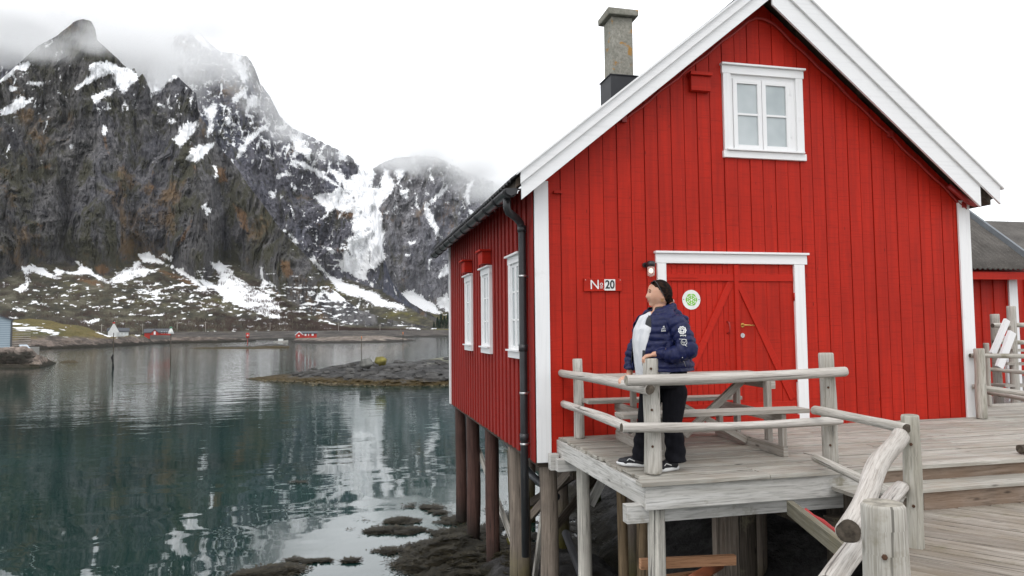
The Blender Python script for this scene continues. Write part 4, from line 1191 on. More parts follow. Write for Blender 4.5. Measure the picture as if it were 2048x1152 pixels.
SB.append(SC_[0]); SB.append([(700, 350), (722, 345), (745, 380), (765, 440), (770, 520), (740, 540), (735, 440)])
def mountain(name, crest, talus, x0, x1, dx, ybase, prof, rel, seed, mat, snow, speck, nrow, jag=2.5, snowk=lambda a, b: -20):
    xs = np.arange(x0, x1, dx)
    cy_ = interp(crest, xs) + jag * fbm(xs / 14., 0, seed, 4) + jag * .6 * fbm(xs / 4., 3, seed, 3)
    yb_ = interp(ybase, xs)
    cy_ = np.minimum(cy_, yb_ - 3)
    t = np.linspace(0, 1, nrow)[:, None]
    PX = np.broadcast_to(xs, (nrow, len(xs))).copy()
    PY = yb_ + (cy_ - yb_) * t
    ax_, ay_, e = px_dirs(PX, PY)
    r0, s1, s2 = prof
    ty = interp(talus, PX)
    _, _, et = px_dirs(PX, np.minimum(ty, yb_))
    t1 = .50
    rt = r0 * t1 / (t1 - np.maximum(et, .005)); zt = et * rt
    r_tal = r0 * t1 / (t1 - np.minimum(e, et))
    r_cl = (s1 * rt - zt) / (s1 - np.minimum(e, .99 * s1))
    R = np.where(e <= et, r_tal, r_cl)
    # relief: gullies and ribs
    wx = fbm(PX / 90., PY / 120., seed + 1, 4) * 1.2
    g1 = fbm(PX / 95. + wx * .6 + PY / 420., PY / 420., seed + 2, 5, .55, True)
    g2 = fbm(PX / 24. + wx * .7 + PY / 260., PY / 190., seed + 3, 5, .6, True)
    g5 = fbm(PX / 6.5 + wx * .5, PY / 20., seed + 9, 4, .65, True)
    g3 = fbm(PX / 11., PY / 17., seed + 4, 4, .6)
    g4 = fbm(PX / 60., PY / 26. + PX / 150., seed + 5, 4, .6)
    k = np.clip((ty - PY) / 60., .12, 1)
    if seed == 11.: k = k * np.clip(1 - (PX - 580) / 100., .25, 1)
    R = R * (1 - rel * k * (.042 * g1 + .014 * g2 + .003 * g3 + .006 * g4 + .0045 * g5))
    tal = np.clip(.5 + (PY - ty) / 26., 0, 1)
    X, Y, Z = ax_ * R, ay_ * R, CZ + e * R
    # skirts: below ground and down behind the crest
    top = [(X[-1] * f, Y[-1] * f, Z[-1] - d) for f, d in ((1.03, 25), (1.12, 130), (1.3, 420))]
    X = np.vstack([X[:1]] + [X] + [q[0][None] for q in top]); Y = np.vstack([Y[:1]] + [Y] + [q[1][None] for q in top])
    Z = np.vstack([np.full((1, len(xs)), -3.)] + [Z] + [np.maximum(q[2], -5)[None] for q in top])
    sd = poly_sd(PX, PY, snow)
    spk = fbm(PX / 17., PY / 5.5, seed + 7, 5, .6) * 22 - 13 + speck(PX, PY)
    stk = fbm(PX / 9. + PY / 34. + wx, PY / 46., seed + 12, 5, .6) * 26 - 12.5 + snowk(PX, PY)
    stk2 = fbm(PX / 10. - PY / 40. + wx, PY / 50., seed + 15, 5, .6) * 26 - 12.5 + snowk(PX, PY)
    sd = np.maximum(np.maximum(sd, np.clip(spk, -14, 8)), np.clip(np.maximum(stk, stk2), -14, 9))
    bsd = poly_sd(PX, PY, BR, 12) / 14. + .35
    def ext(a): return np.vstack([a[:1], a, a[-1:], a[-1:], a[-1:]])
    o = grid_mesh(name, X, Y, Z, mat, {'snow': ext(sd), 'talus': ext(tal), 'brown': ext(np.clip(bsd, 0, 1))}, smooth=False)
    tag(o, kind='structure')
    return X[1:nrow + 1], Y[1:nrow + 1], Z[1:nrow + 1], PX, PY, tal

crestA = [(-420, 330), (-300, 270), (-150, 215), (-60, 180), (0, 160), (40, 125), (75, 92), (110, 74), (138, 52), (152, 41), (165, 38), (182, 42), (190, 56), (194, 80), (208, 92), (225, 108), (250, 132), (262, 140), (268, 136), (278, 154), (285, 147), (292, 160), (300, 178), (312, 190), (322, 185), (335, 162), (345, 150), (354, 152), (368, 165), (392, 187), (397, 225), (413, 250), (440, 296), (472, 332), (496, 370), (524, 406), (560, 457), (600, 498), (623, 522), (655, 569), (695, 602), (720, 620), (783, 640), (860, 654), (960, 660), (1060, 662)]
talA = [(-300, 540), (0, 560), (60, 535), (130, 525), (200, 555), (270, 520), (330, 530), (400, 575), (450, 520), (520, 560), (560, 590), (640, 640), (700, 650), (1000, 662)]
def spA(px, py): return np.where(py > 530, 8.5 - np.abs(py - 590) / 14., 0) + np.where((py < 250) & (px < 120), 5, 0) + np.where((px > 230) & (px < 450) & (py > 540), 2., 0) + np.where((px > 460) & (py > 570), 3, 0)
LA = mountain('mountain', crestA, talA, -420, 1060, 2.0, [(-420, 668), (1060, 668)], (620, 1.7, 0), 1.0, 11., M['mtnA'], SA + SB, spA, 330, snowk=lambda a, b: np.where((b < 330), 4.0 - np.abs(b - 200) / 40., -3) - np.where((a > 100) & (a < 300) & (b > 230), 6, 0))
crestB = [(-60, 200), (100, 150), (200, 110), (260, 95), (320, 80), (360, 66), (385, 52), (400, 60), (420, 86), (440, 103), (470, 106), (495, 113), (510, 135), (520, 166), (540, 192), (560, 232), (585, 256), (620, 272), (660, 291), (700, 312), (724, 330), (734, 350), (745, 378), (755, 420), (762, 470), (768, 515), (782, 560), (800, 585), (820, 605), (880, 640), (960, 655), (1100, 660)]
talB = [(0, 640), (500, 560), (700, 560), (760, 580), (860, 640), (1100, 660)]
def spB(px, py): return np.where(py < 290, 8, 2.5) + np.where((px > 600) & (px < 800), 3.5, 0)
mountain('mountain', crestB, talB, -60, 1100, 2.4, [(-60, 668), (1100, 668)], (950, 1.6, 0), 1.2, 23., M['mtnB'], SB + SA[8:11], spB, 250, snowk=lambda a, b: np.where(b < 330, 6, 1.5) + np.where((a > 560) & (a < 760), 3, 0))
crestC = [(560, 420), (640, 370), (700, 350), (745, 337), (765, 325), (790, 316), (830, 311), (872, 312), (900, 326), (930, 343), (960, 352), (990, 366), (1010, 377), (1060, 400), (1150, 430), (1300, 480), (1420, 560), (1500, 650)]
talC = [(500, 560), (780, 590), (830, 600), (900, 625), (1000, 640), (1300, 655), (1500, 664)]
def spC(px, py): return np.where(py < 420, 5, 2) + np.where(py > 600, 4, 0)
mountain('mountain', crestC, talC, 560, 1500, 2.6, [(500, 668), (1500, 664)], (1250, 1.9, 0), 1.1, 41., M['mtnC'], SC_ + SB, spC, 170, jag=6., snowk=lambda a, b: np.where(b < 430, 4.5, 0.5))
crestD = [(-500, 200), (-300, 90), (-120, 45), (0, 30), (60, 10), (100, 6), (150, 28), (210, 50), (280, 60), (350, 90), (420, 140)]
mountain('mountain', crestD, [(-500, 650), (500, 650)], -500, 420, 5, [(-500, 668), (500, 668)], (1250, 1.5, 0), 1.0, 57., M['mtnB'], [], lambda a, b: np.full(a.shape, 9.), 90)

# ================================================================= water
t = NT('sea_water')
o = t.co()
n1 = t.noise(t.mapping(o, (.30, .62, 1)), 1, 2, .35, .6)          # slow swell of a metre or two
n2 = t.noise(t.mapping(o, (1.7, 4.6, 1)), 1, 3, .5, .2)           # wind ripples
n3 = t.noise(t.mapping(o, (.035, .05, 1)), 1, 3, .5)             # where the wind touches the water
geo = t.add('ShaderNodeNewGeometry'); sp_ = t.add('ShaderNodeSeparateXYZ'); t.lk(geo.outputs['Position'], sp_.inputs[0])
far = t.add('ShaderNodeMapRange'); t.lk(t.math('ADD', sp_.outputs['Y'], t.math('MULTIPLY', n3, 22)), far.inputs[0]); far.inputs[1].default_value = 28; far.inputs[2].default_value = 75
b1 = t.math('MULTIPLY', n1, .015)
n4 = t.noise(t.mapping(o, (.33, 1.15, 1), loc=(7, 3, 0)), 1, 3, .55, .3)
b2 = t.math('ADD', t.math('MULTIPLY', n2, t.math('ADD', .0002, t.math('MULTIPLY', far.outputs[0], .008))), t.math('MULTIPLY', n4, t.math('MULTIPLY', far.outputs[0], .028)))
bp = t.add('ShaderNodeBump'); bp.inputs['Strength'].default_value = 1; bp.inputs['Distance'].default_value = 1.0
t.lk(t.math('ADD', b1, b2), bp.inputs['Height']); t.lk(bp.outputs[0], t.b.inputs['Normal'])
dep = t.noise(t.mapping(o, (.05, .05, 1)), 1, 3)
t.lk(t.ramp(dep, [(.35, (.007, .020, .017)), (.65, (.014, .052, .046))]), t.b.inputs['Base Color'])
t.b.inputs['Roughness'].default_value = .015; t.b.inputs['IOR'].default_value = 2.1; t.b.inputs['Specular IOR Level'].default_value = .5
M['water'] = t.m
mb = MB(); mb.v = [(-3000, -60, 0), (3000, -60, 0), (3000, 4000, 0), (-3000, 4000, 0)]; mb.face((0, 1, 2, 3))
wat = mb.build('water', M['water']); tag(wat, kind='structure')
# sea bed / ground sheet far out
mb = MB(); mb.v = [(-9000, -9000, -4), (9000, -9000, -4), (9000, 9000, -4), (-9000, 9000, -4)]; mb.face((0, 1, 2, 3))
tag(mb.build('seabed', M['dark_timber']), kind='structure')

# ================================================================= shores built as low relief
def coast_mat(name, weed, rock, rock2, turf, turf2, z_weed, z_turf, sc_=1.0, snowk=0):
    t = NT(name); o = t.co()
    geo = t.add('ShaderNodeNewGeometry'); sp_ = t.add('ShaderNodeSeparateXYZ'); t.lk(geo.outputs['Position'], sp_.inputs[0])
    n = t.noise(t.mapping(o, (.5 * sc_, .5 * sc_, .8 * sc_)), 1, 8, .7); n2 = t.noise(t.mapping(o, (2.5 * sc_, 2.5 * sc_, 4 * sc_)), 1, 5, .7)
    n0 = t.noise(t.mapping(o, (.12 * sc_, .12 * sc_, .3 * sc_)), 1, 5, .6)
    zz = t.math('ADD', sp_.outputs['Z'], t.math('MULTIPLY', t.math('SUBTRACT', n, .5), z_weed * 2.4))
    c = t.ramp(n, [(.3, tuple(x * .35 for x in rock)), (.47, rock), (.62, rock2)])
    c = t.mix(t.ramp(n2, [(.3, .8), (.45, 0)]), c, tuple(x * .2 for x in rock))
    tf = t.ramp(n0, [(.35, turf), (.62, turf2)]); tf = t.mix(t.ramp(n2, [(.3, .7), (.5, 0)]), tf, tuple(x * .4 for x in turf))
    mr = t.add('ShaderNodeMapRange'); t.lk(t.math('ADD', zz, t.math('MULTIPLY', t.math('SUBTRACT', n0, .5), z_turf * 1.4)), mr.inputs[0]); mr.inputs[1].default_value = z_turf * .85; mr.inputs[2].default_value = z_turf * 1.15
    c = t.mix(mr.outputs[0], c, tf)
    m2 = t.add('ShaderNodeMapRange'); t.lk(zz, m2.inputs[0]); m2.inputs[1].default_value = z_weed * 1.1; m2.inputs[2].default_value = z_weed * .7
    wd = t.ramp(n2, [(.35, tuple(x * .35 for x in weed)), (.65, weed)])
    c = t.mix(m2.outputs[0], c, wd)
    if snowk:
        sn = t.noise(t.mapping(o, (.10, .10, .5), loc=(3, 3, 3)), 1, 5, .6)
        ms = t.math('MULTIPLY', t.ramp(sn, [(.60, 0), (.615, 1)]), mr.outputs[0])
        c = t.mix(ms, c, (.85, .86, .88))
    t.bump(t.math('ADD', n, t.math('MULTIPLY', n2, .4)), .8, .5 / sc_)
    return t.fin(c, .85, .25)
M['coast'] = coast_mat('coast_rock', (.026, .021, .013), (.085, .068, .057), (.19, .15, .125), (.07, .068, .022), (.15, .11, .035), .9, 2.6, .6, 1)
M['far_coast'] = coast_mat('far_coast', (.025, .02, .014), (.048, .041, .036), (.10, .086, .073), (.040, .033, .026), (.075, .062, .038), .9, 4.2, .3, 1)
M['skerry'] = coast_mat('skerry_rock', (.070, .048, .015), (.034, .033, .032), (.095, .092, .088), (.16, .16, .075), (.36, .36, .27), .36, 1.5, 1.3)
M['bank'] = coast_mat('bank_rock', (.03, .024, .012), (.10, .075, .06), (.26, .21, .17), (.2, .16, .13), (.3, .25, .2), .5, 5, 2.0)

def coast(name, base, top, depth, mat, seed, x0=None, x1=None, dx=1.5, nrow=26, rough=1., jag=1.2, p=1.3):
    x0 = base[0][0] if x0 is None else x0; x1 = base[-1][0] if x1 is None else x1
    xs = np.arange(x0, x1 + dx, dx)
    yb_ = interp(base, xs); yt = interp(top, xs) + jag * fbm(xs / 9., 1, seed, 4)
    yt = np.minimum(yt, yb_ - .15)
    t_ = np.linspace(0, 1, nrow)[:, None]
    PX = np.broadcast_to(xs, (nrow, len(xs))).copy(); PY = yb_ + (yt - yb_) * t_
    ax_, ay_, e = px_dirs(PX, PY)
    rs = -CZ / e[0]
    R = rs + depth * (t_ ** p) * (yb_ - yt) / np.max(yb_ - yt)
    R = R + depth * rough * (.09 * fbm(PX / 26., PY / 9., seed, 4, .55) + .02 * fbm(PX / 7., PY / 4., seed + 2, 3)) * np.clip((yb_ - PY) / 8, 0, 1)
    X, Y, Z = ax_ * R, ay_ * R, CZ + e * R
    h = Z[-1]; hk = depth / R[-1] * np.clip((yb_ - yt) / np.max(yb_ - yt) * 1.5, .02, 1)
    bk = [(1 + .4 * hk, .75), (1 + 1.0 * hk, .35), (1 + 1.4 * hk, -.2)]
    X = np.vstack([X[:1] * .998] + [X] + [(X[-1] * f)[None] for f, _ in bk]); Y = np.vstack([Y[:1] * .998] + [Y] + [(Y[-1] * f)[None] for f, _ in bk])
    Z = np.vstack([Z[:1] * 0 - .6] + [Z] + [(h * k if k > 0 else h * 0 - .6)[None] for _, k in bk])
    o = grid_mesh(name, X, Y, Z, mat); tag(o, kind='structure'); return o
# left peninsula with the mound
coast('headland', [(-260, 702), (20, 700), (60, 699), (120, 697), (200, 694), (270, 690), (340, 686), (420, 685), (500, 683), (512, 682)],
      [(-260, 648), (0, 645), (30, 640), (60, 637), (100, 641), (125, 648), (150, 650), (175, 655), (195, 664), (215, 671), (245, 674), (262, 669), (285, 670), (300, 679), (335, 678), (345, 674), (400, 673), (470, 676), (512, 680)], 26, M['coast'], 3, rough=.8)
# far shore along the road
coast('far_shore', [(300, 684), (420, 681), (560, 680), (640, 679), (760, 677), (840, 674), (900, 673), (1100, 671), (1400, 668)], [(300, 664), (860, 660), (1400, 657)], 60, M['far_coast'], 5, dx=2.5, rough=.6, jag=.6)
coast('far_headland', [(582, 684), (620, 686), (700, 686), (780, 684), (832, 682)], [(582, 683), (592, 677), (640, 675), (700, 672), (760, 671), (800, 675), (832, 681)], 18, coast_mat('point_rock', (.03, .024, .018), (.13, .105, .085), (.27, .225, .19), (.2, .16, .12), (.25, .2, .13), .7, 9, .6), 6, dx=1)
for i, (b, tp) in enumerate((([(378, 697), (560, 697)], [(378, 696.8), (420, 692.5), (500, 692), (560, 696.8)]), ([(492, 695), (580, 695)], [(492, 694.8), (520, 690), (548, 687), (575, 690), (580, 694.8)]), ([(118, 726), (157, 726)], [(118, 725.6), (130, 721), (150, 720), (157, 725.6)]), ([(238, 769), (340, 768)], [(238, 768.7), (262, 765), (300, 764), (325, 766), (340, 768.5)]))):
    coast('skerry', b, tp, 3.5, M['skerry'], 8 + i, dx=1, nrow=10, jag=1.0)
coast('skerry', [(492, 758), (560, 762), (620, 765), (700, 769), (780, 772), (860, 771), (905, 769), (1060, 766), (1150, 760)],
      [(492, 757), (540, 751), (600, 745), (640, 738), (665, 732), (690, 728), (712, 723), (728, 721), (745, 724), (775, 725), (800, 725), (825, 724), (850, 719), (875, 716), (905, 713), (1000, 713), (1080, 730), (1150, 758)], 9, M['skerry'], 21, dx=1.2, nrow=46, rough=1.1, jag=1.6, p=1.5)
coast('stone_bank', [(-160, 736), (0, 736), (40, 737), (80, 735), (112, 727)], [(-160, 698), (0, 698), (40, 699), (60, 704), (85, 712), (112, 726)], 6, M['bank'], 31, dx=1, nrow=30, rough=1.4, jag=2.2)
# rubble on the stone bank
rng = random.Random(4); mb = MB()
for i in range(260):
    px = rng.uniform(-60, 60); py = rng.uniform(701, 722); p = at(px, py, 2, .9 + (722 - py) * .07)
    mb.ball(p, rng.uniform(.25, .6), 7, 5, (1, .8, .7), .15, i)
rb = mb.build('rubble', plain('rubble_stone', (.22, .18, .155), .9, .2, var=.6, scale=.8)); tag(rb, kind='stuff'); rb['label'] = 'heap of broken stones on the bank below the grey-blue building'; rb['category'] = 'rubble'
for p_ in rb.data.polygons: p_.use_smooth = False
# boulders on the skerry
for i, (px, py, w_, mt, lab) in enumerate(((733, 727, 24, (.14, .14, .13), 'grey boulder with a white patch on the skerry, left of the yellow one'), (762, 722, 22, (.17, .15, .045), 'boulder yellow with lichen on top of the skerry'))):
    p = at(px, py, 1, 54); r = w_ / F * 55 / 2
    m2 = MB(p); m2.ball(p, r, 16, 11, (1.05, .9, .75), .17, 5 + i); o_ = m2.build('boulder', plain('boulder', mt, .9, .2, var=.55, scale=1.6)); o_.location = p; tag(o_, lab, 'boulder')

# ================================================================= far buildings
def fbox(px0, px1, y0, y1, dist):
    """frame of a far thing: origin on its base line, facing the viewer"""
    p = at((px0 + px1) / 2, y1, 1, dist); L = (p - CO).length; s_ = L / F * (1 / sqrt(1 + (((px0 + px1) / 2 - 1024) / F) ** 2)) ** 1.6
    return p, s_, atan2(p.x, p.y)
def far_house(name, label, px0, px1, ytop, ybase, dist, wallm, roofm, roof_px, gable=None, windows=(), piles=0, cat='house'):
    p, s_, a = fbox(px0, px1, ytop, ybase, dist)
    h = thing(name, label, cat, p, -a)
    W_ = (px1 - px0) * s_; H = (ybase - ytop) * s_; rh = roof_px * s_; D_ = W_ * .45
    def fb(m, n, mt, par=None):
        o_ = m.build(n, mt, par or h, recalc=True); return o_
    m = MB(); m.box((-W_ / 2, 0, piles * s_), (W_ / 2, D_, H - rh), along=2); m.prism([(0, H - rh), (D_ / 2, H - .15), (D_, H - rh)], 0, -W_ / 2, W_ / 2); fb(m, 'wall', wallm)
    m = MB(); m.prism([(-.4, H - rh - .15), (D_ / 2, H), (D_ + .4, H - rh - .15), (D_ + .4, H - rh + .1), (D_ / 2, H + .25), (-.4, H - rh + .1)], 0, -W_ / 2 - .3, W_ / 2 + .3); fb(m, 'roof', roofm)
    if gable:
        g0, g1, gh = gable; g0, g1, gh = (g0 - (px0 + px1) / 2) * s_, (g1 - (px0 + px1) / 2) * s_, gh * s_
        m = MB(); m.prism([(g0, piles * s_), (g1, piles * s_), (g1, gh - (g1 - g0) * .4), ((g0 + g1) / 2, gh), (g0, gh - (g1 - g0) * .4)], 1, -1.2, D_ / 2); fb(m, 'gable', wallm)
        m = MB(); m.beam((g0 - .3, .3, gh - (g1 - g0) * .4 - .1), ((g0 + g1) / 2, .3, gh + .25), 3.4, .2); m.beam((g1 + .3, .3, gh - (g1 - g0) * .4 - .1), ((g0 + g1) / 2, .3, gh + .25), 3.4, .2); fb(m, 'gable_roof', roofm if name != 'red_cottage' else M['white'])
    for (wx, wy, ww, wh) in windows:
        cx = (wx - (px0 + px1) / 2) * s_; cz = (ybase - wy) * s_; ww *= s_; wh *= s_
        yy = -1.35 if gable and gable[0] <= wx <= gable[1] else -.12
        m = MB(); m.box((cx - ww / 2, yy, cz - wh / 2), (cx + ww / 2, yy + .14, cz + wh / 2)); f_ = fb(m, 'window', M['white'])
    for k in range(8 if piles else 0):
        m = MB(); x = -W_ / 2 + W_ * (k + .5) / 8; m.tube([(x, .3, -.5), (x, .3, piles * s_)], .15, 6); fb(m, 'pile', M['dark_timber'])
    return h
M['far_red'] = plain('far_red', (.42, .03, .02), .7); M['far_white'] = plain('far_white', (.62, .62, .6), .7); M['far_roof'] = plain('far_roof', (.06, .065, .075), .7)
far_house('white_cottage', 'white cottage with a dark roof behind the tallest white beacon', 217, 256, 656, 673, 262, M['far_white'], M['far_roof'], 6, (217, 234, 18), [(240, 667, 2.2, 4), (247, 667, 2.2, 4), (253, 667, 1.5, 4)])
far_house('boathouse', 'larger red boathouse on piles with a central gable and pale windows on the headland', 290, 341, 657, 681, 330, M['far_red'], M['far_roof'], 7, (302, 317, 22), [(309.5, 665, 3.5, 7), (309.5, 674, 3.5, 4)] + [(322 + k * 3.2, 664, .8, 5) for k in range(5)], 4)
far_house('red_cottage', 'smaller red cottage with white gable edges on the pale rocky point', 592, 633, 664, 675.5, 285, M['far_red'], M['far_roof'], 2.5, (592, 605, 11.5), [(598, 671, 3, 2.5), (611, 669.5, 3.5, 4), (617, 669, 1.6, 5), (625, 669.5, 4, 4)])
# grey-blue shed at the left edge
p, s_, a = fbox(-60, 19, 615, 696, 104)
t = NT('blue_cladding'); wv = t.add('ShaderNodeTexWave'); t.lk(t.co(), wv.inputs['Vector']); wv.bands_direction = 'Z'; wv.inputs['Scale'].default_value = 1.1
c = t.ramp(wv.outputs['Fac'], [(.1, (.20, .26, .31)), (.4, (.30, .37, .42))]); M['blue_clad'] = t.fin(c, .6, .4)
sh = thing('shed', 'pale blue-grey clad shed at the left edge above the stone bank', 'building', p, -a)
m = MB(); W_ = 79 * s_; m.prism([(-W_ / 2, 0), (W_ / 2, 0), (W_ / 2, 63 * s_), (-W_ / 2, 95 * s_)], 1, 0, 9); m.build('wall', M['blue_clad'], sh)
m = MB(); m.beam((W_ / 2 + .2, 4.5, 62.5 * s_), (-W_ / 2, 4.5, 95 * s_), 9.4, .15); m.build('roof', M['far_roof'], sh)
m = MB(); m.box((W_ / 2 - .1, -.06, 0), (W_ / 2 + .1, -.003, 62 * s_), along=2); m.build('corner_board', M['pipe_grey'], sh)
m = MB(); a0 = at(-60, 700, 1, 103); a1 = at(46, 697, 1, 103); m.box((a0.x, 102.5, a1.z - 1.2), (a1.x, 108, a1.z + .1)); tag(m.build('concrete_quay', plain('concrete', (.25, .24, .22), .9)), kind='structure')
m = MB(); a0 = at(46, 690, 1, 104); a1 = at(74, 723, 1, 98); m.beam(a0, a1, .9, .12); g_ = m.build('gangway', plain('gangway_metal', (.40, .45, .50), .5)); tag(g_, 'pale metal gangway sloping from the quay down the stone bank', 'gangway')
m = MB(); m.prism([(0, 0), (.1, 0), (.1, 2.6), (0, 2.6)], 0, 0, 0.1)
for k in range(8): m.box((0, 0, .3 * k), (2.2, .06, .3 * k + .08))
gt = m.build('slatted_gate', M['table']); q = at(20, 692, 1, 105); gt.location = q; gt.rotation_euler = (0, 0, -a); tag(gt, 'slatted wooden screen beside the blue-grey shed', 'screen')

# road wall and utility poles
m = MB(); prev = None
for px in range(330, 900, 12):
    q = at(px, 665.0 - (px - 330) * .006, 1, 420)
    if prev is not None: m.beam(prev, q, .5, .45)
    prev = q
tag(m.build('road_wall', plain('road_wall', (.30, .29, .28), .9)), 'long low pale wall of the coastal road along the far shore', 'wall')
for i, (px, y0, y1) in enumerate(((203, 646, 668), (285, 646, 668), (354, 642, 666), (411, 641, 666), (196, 660, 672), (540, 644, 664), (677, 645, 663), (760, 648, 663), (824, 648, 662))):
    p, s_, a = fbox(px, px, y0, y1, 380 if px > 250 else 300)
    o_ = thing('utility_pole', ['slim wooden utility pole left of the white cottage', 'slim utility pole just left of the larger far red boathouse', 'slim utility pole just right of the larger far red boathouse', 'slim utility pole on the slope between the second and third beacon', 'short pale pole by the snow left of the white cottage', 'slim utility pole above the moored pale boat', 'slim utility pole by the road right of the far red cottage', 'slim utility pole behind the long orange-topped stake', 'rightmost slim utility pole on the far shore'][i], 'pole', p, -a, 'poles along the coast road')
    H = (y1 - y0) * s_
    m = MB(); m.tube([(0, 0, 0), (0, 0, H)], [.16, .11], 6); m.build('mast', M['table'], o_)
    m = MB(); m.box((-.8, -.08, H - .7), (.8, .08, H - .55)); m.build('crossbar', M['table'], o_)
# beacons
def beacon(px, ybot, ytop, kind, lab, thick=.035):
    p = at(px, ybot, 2, 0); L = (p - CO).length; s_ = L / F / sqrt(1 + ((px - 1024) / F) ** 2); H = (ybot - ytop) * s_; a = atan2(p.x, p.y)
    o_ = thing('sea_beacon', lab, 'beacon', p, -a)
    def q(m, n, mt): m.build(n, mt, o_)
    if kind == 'tri':
        hh = (ytop and 0) or 20 * s_; 
        m = MB(); m.log((0, 0, -.8), (0, 0, H - 3 * s_), thick * 1.6, thick, .02, 2); q(m, 'stake', M['dark_timber'])
        m = MB(); z0 = H - 23 * s_; z1 = H - 5 * s_; m.prism([(-10 * s_, z0), (10 * s_, z0), (1.2 * s_, z1), (-1.2 * s_, z1)], 1, -.09, -.03); q(m, 'white_board', M['far_white'])
        m = MB(); m.tube([(0, 0, H - 5 * s_), (0, 0, H - 2 * s_)], .12, 8); q(m, 'lamp', M['far_red'])
        m = MB(); m.tube([(0, 0, -.1), (0, 0, .5), (-.1, 0, 1.1), (0, 0, 1.5)], [.10, .08, .12, .05], 8, noise=.2); q(m, 'weed_collar', M['dark'])
    elif kind == 'cone':
        m = MB(); m.tube([(0, 0, -.8), (0, 0, H - 10 * s_)], thick, 8); q(m, 'stake', M['dark_timber'])
        m = MB(); m.tube([(0, 0, H - 16 * s_), (0, 0, H - 11 * s_), (0, 0, H - 5 * s_)], [6.2 * s_, 4.2 * s_, 1.5 * s_], 14); q(m, 'white_cone', M['far_white'])
        m = MB(); m.tube([(0, 0, H - 5 * s_), (0, 0, H - 2 * s_)], .16, 8); q(m, 'lamp', plain('green_lamp', (.03, .2, .1)))
    elif kind == 'red':
        m = MB(); m.tube([(0, 0, -.8), (0, 0, H - 6 * s_)], thick, 8); q(m, 'stake', M['far_red'])
        m = MB(); m.tube([(0, 0, H - 10 * s_), (0, 0, H)], 3.2 * s_, 12); q(m, 'topmark', M['far_red'])
        m = MB(); m.ball((0, -3 * s_, H - 5 * s_), 1.6 * s_, 8, 6); q(m, 'lamp', M['far_white'])
    else:
        m = MB(); m.tube([(0, 0, -.8), (0, 0, H)], thick, 8); q(m, 'stake', M['dark_timber'])
        m = MB(); m.tube([(0, 0, H - 5 * s_), (0, 0, H)], thick * 1.6, 8); q(m, 'topmark', plain('orange_top', (.5, .16, .06)))
beacon(226, 735, 643, 'tri', 'tall stake beacon with a white triangular board and red top standing in the water')
beacon(341, 722, 652, 'cone', 'stake beacon with a white cone and green top in front of the far red boathouse', .05)
beacon(495, 692, 666, 'red', 'red stake beacon with a round topmark in mid water', .05)
beacon(723, 727, 673, 'stake', 'thin stake with an orange top standing just behind the rocky skerry')
beacon(806, 683, 664, 'stake', 'small far stake at the end of the pale rocky point', .1)
# broken rock over the skerry
rng = random.Random(14); mb = MB()
SK = [o_ for o_ in bpy.data.objects if o_.name.startswith('skerry')][-1]
sv_ = [v.co for v in SK.data.vertices if v.co.z > .35]
for i in range(110):
    q = sv_[rng.randrange(len(sv_))]; r_ = rng.uniform(.12, .42) * (1.3 if q.z > 1.2 else 1)
    mb.ball((q.x, q.y, q.z - r_ * .1), r_, 7, 5, (rng.uniform(.9, 1.6), 1, rng.uniform(.5, .8)), .16, i)
rk = mb.build('skerry_rocks', plain('skerry_stone', (.062, .060, .057), .9, .2, var=.7, scale=1.1)); tag(rk, 'broken dark rock scattered over the skerry', 'rocks', kind='stuff')
for p_ in rk.data.polygons: p_.use_smooth = False
# small boat
p, s_, a = fbox(548, 576, 680, 688, 248)
bo = thing('small_boat', 'small pale boat moored by the low skerry in front of the far shore', 'boat', p, -a)
m = MB(); L_ = 14 * s_; m.v = []
for i in range(9):
    u = -1 + i / 4; wd = .9 * (1 - max(0, u) ** 3 * .98) * (1 if u > -.95 else .8)
    for (yy, zz) in ((-wd, 1.0 + .3 * max(0, u)), (-wd * .7, .1), (wd * .7, .1), (wd, 1.0 + .3 * max(0, u))): m.v.append((u * L_, yy, zz))
for i in range(8):
    for k in range(3): m.face((i * 4 + k, i * 4 + k + 1, i * 4 + k + 5, i * 4 + k + 4))
    m.face((i * 4 + 3, i * 4, i * 4 + 4, i * 4 + 7))
m.face((0, 1, 2, 3)); m.build('hull', plain('boat_hull', (.42, .40, .36)), bo)
m = MB(); m.box((-L_ * .4, -.6, 1.0), (L_ * .3, .6, 1.7), jit=.05); m.build('cabin', M['far_white'], bo)

# ================================================================= conifers and scrub on the far shore
rng = random.Random(12)
M['needles'] = plain('needles', (.022, .042, .028), .9, .1, var=.5, scale=.4); M['bark'] = plain('bark', (.06, .045, .035), .9)
def conifer(px, ybase, hpx, dist, lab, seed):
    p = at(px, ybase, 1, dist); s_ = (p - CO).length / F; H = hpx * s_; rg = random.Random(seed)
    o_ = thing('spruce_tree', lab, 'tree', p, 0, 'spruces at the foot of the mountain')
    m = MB(); m.tube([(0, 0, 0), (0, 0, H * .9)], [.25, .05], 6); m.build('trunk', M['bark'], o_)
    m = MB()
    for k in range(420):
        u = rg.random() ** .8; z = H * (.08 + .92 * u); rr = H * .24 * (1 - u) * (.55 + .45 * rg.random()) + .05; an = rg.random() * 6.28
        c_ = Vector((rr * cos(an), rr * sin(an), z - rr * .3)); d_ = Vector((cos(an), sin(an), -.35)) * H * .07; sd_ = Vector((-sin(an), cos(an), 0)) * H * .03
        n = len(m.v); m.v += [tuple(c_ - d_), tuple(c_ + sd_), tuple(c_ + d_), tuple(c_ - sd_ + Vector((0, 0, .15)))]; m.face((n, n + 1, n + 2, n + 3))
    m.build('crown', M['needles'], o_)
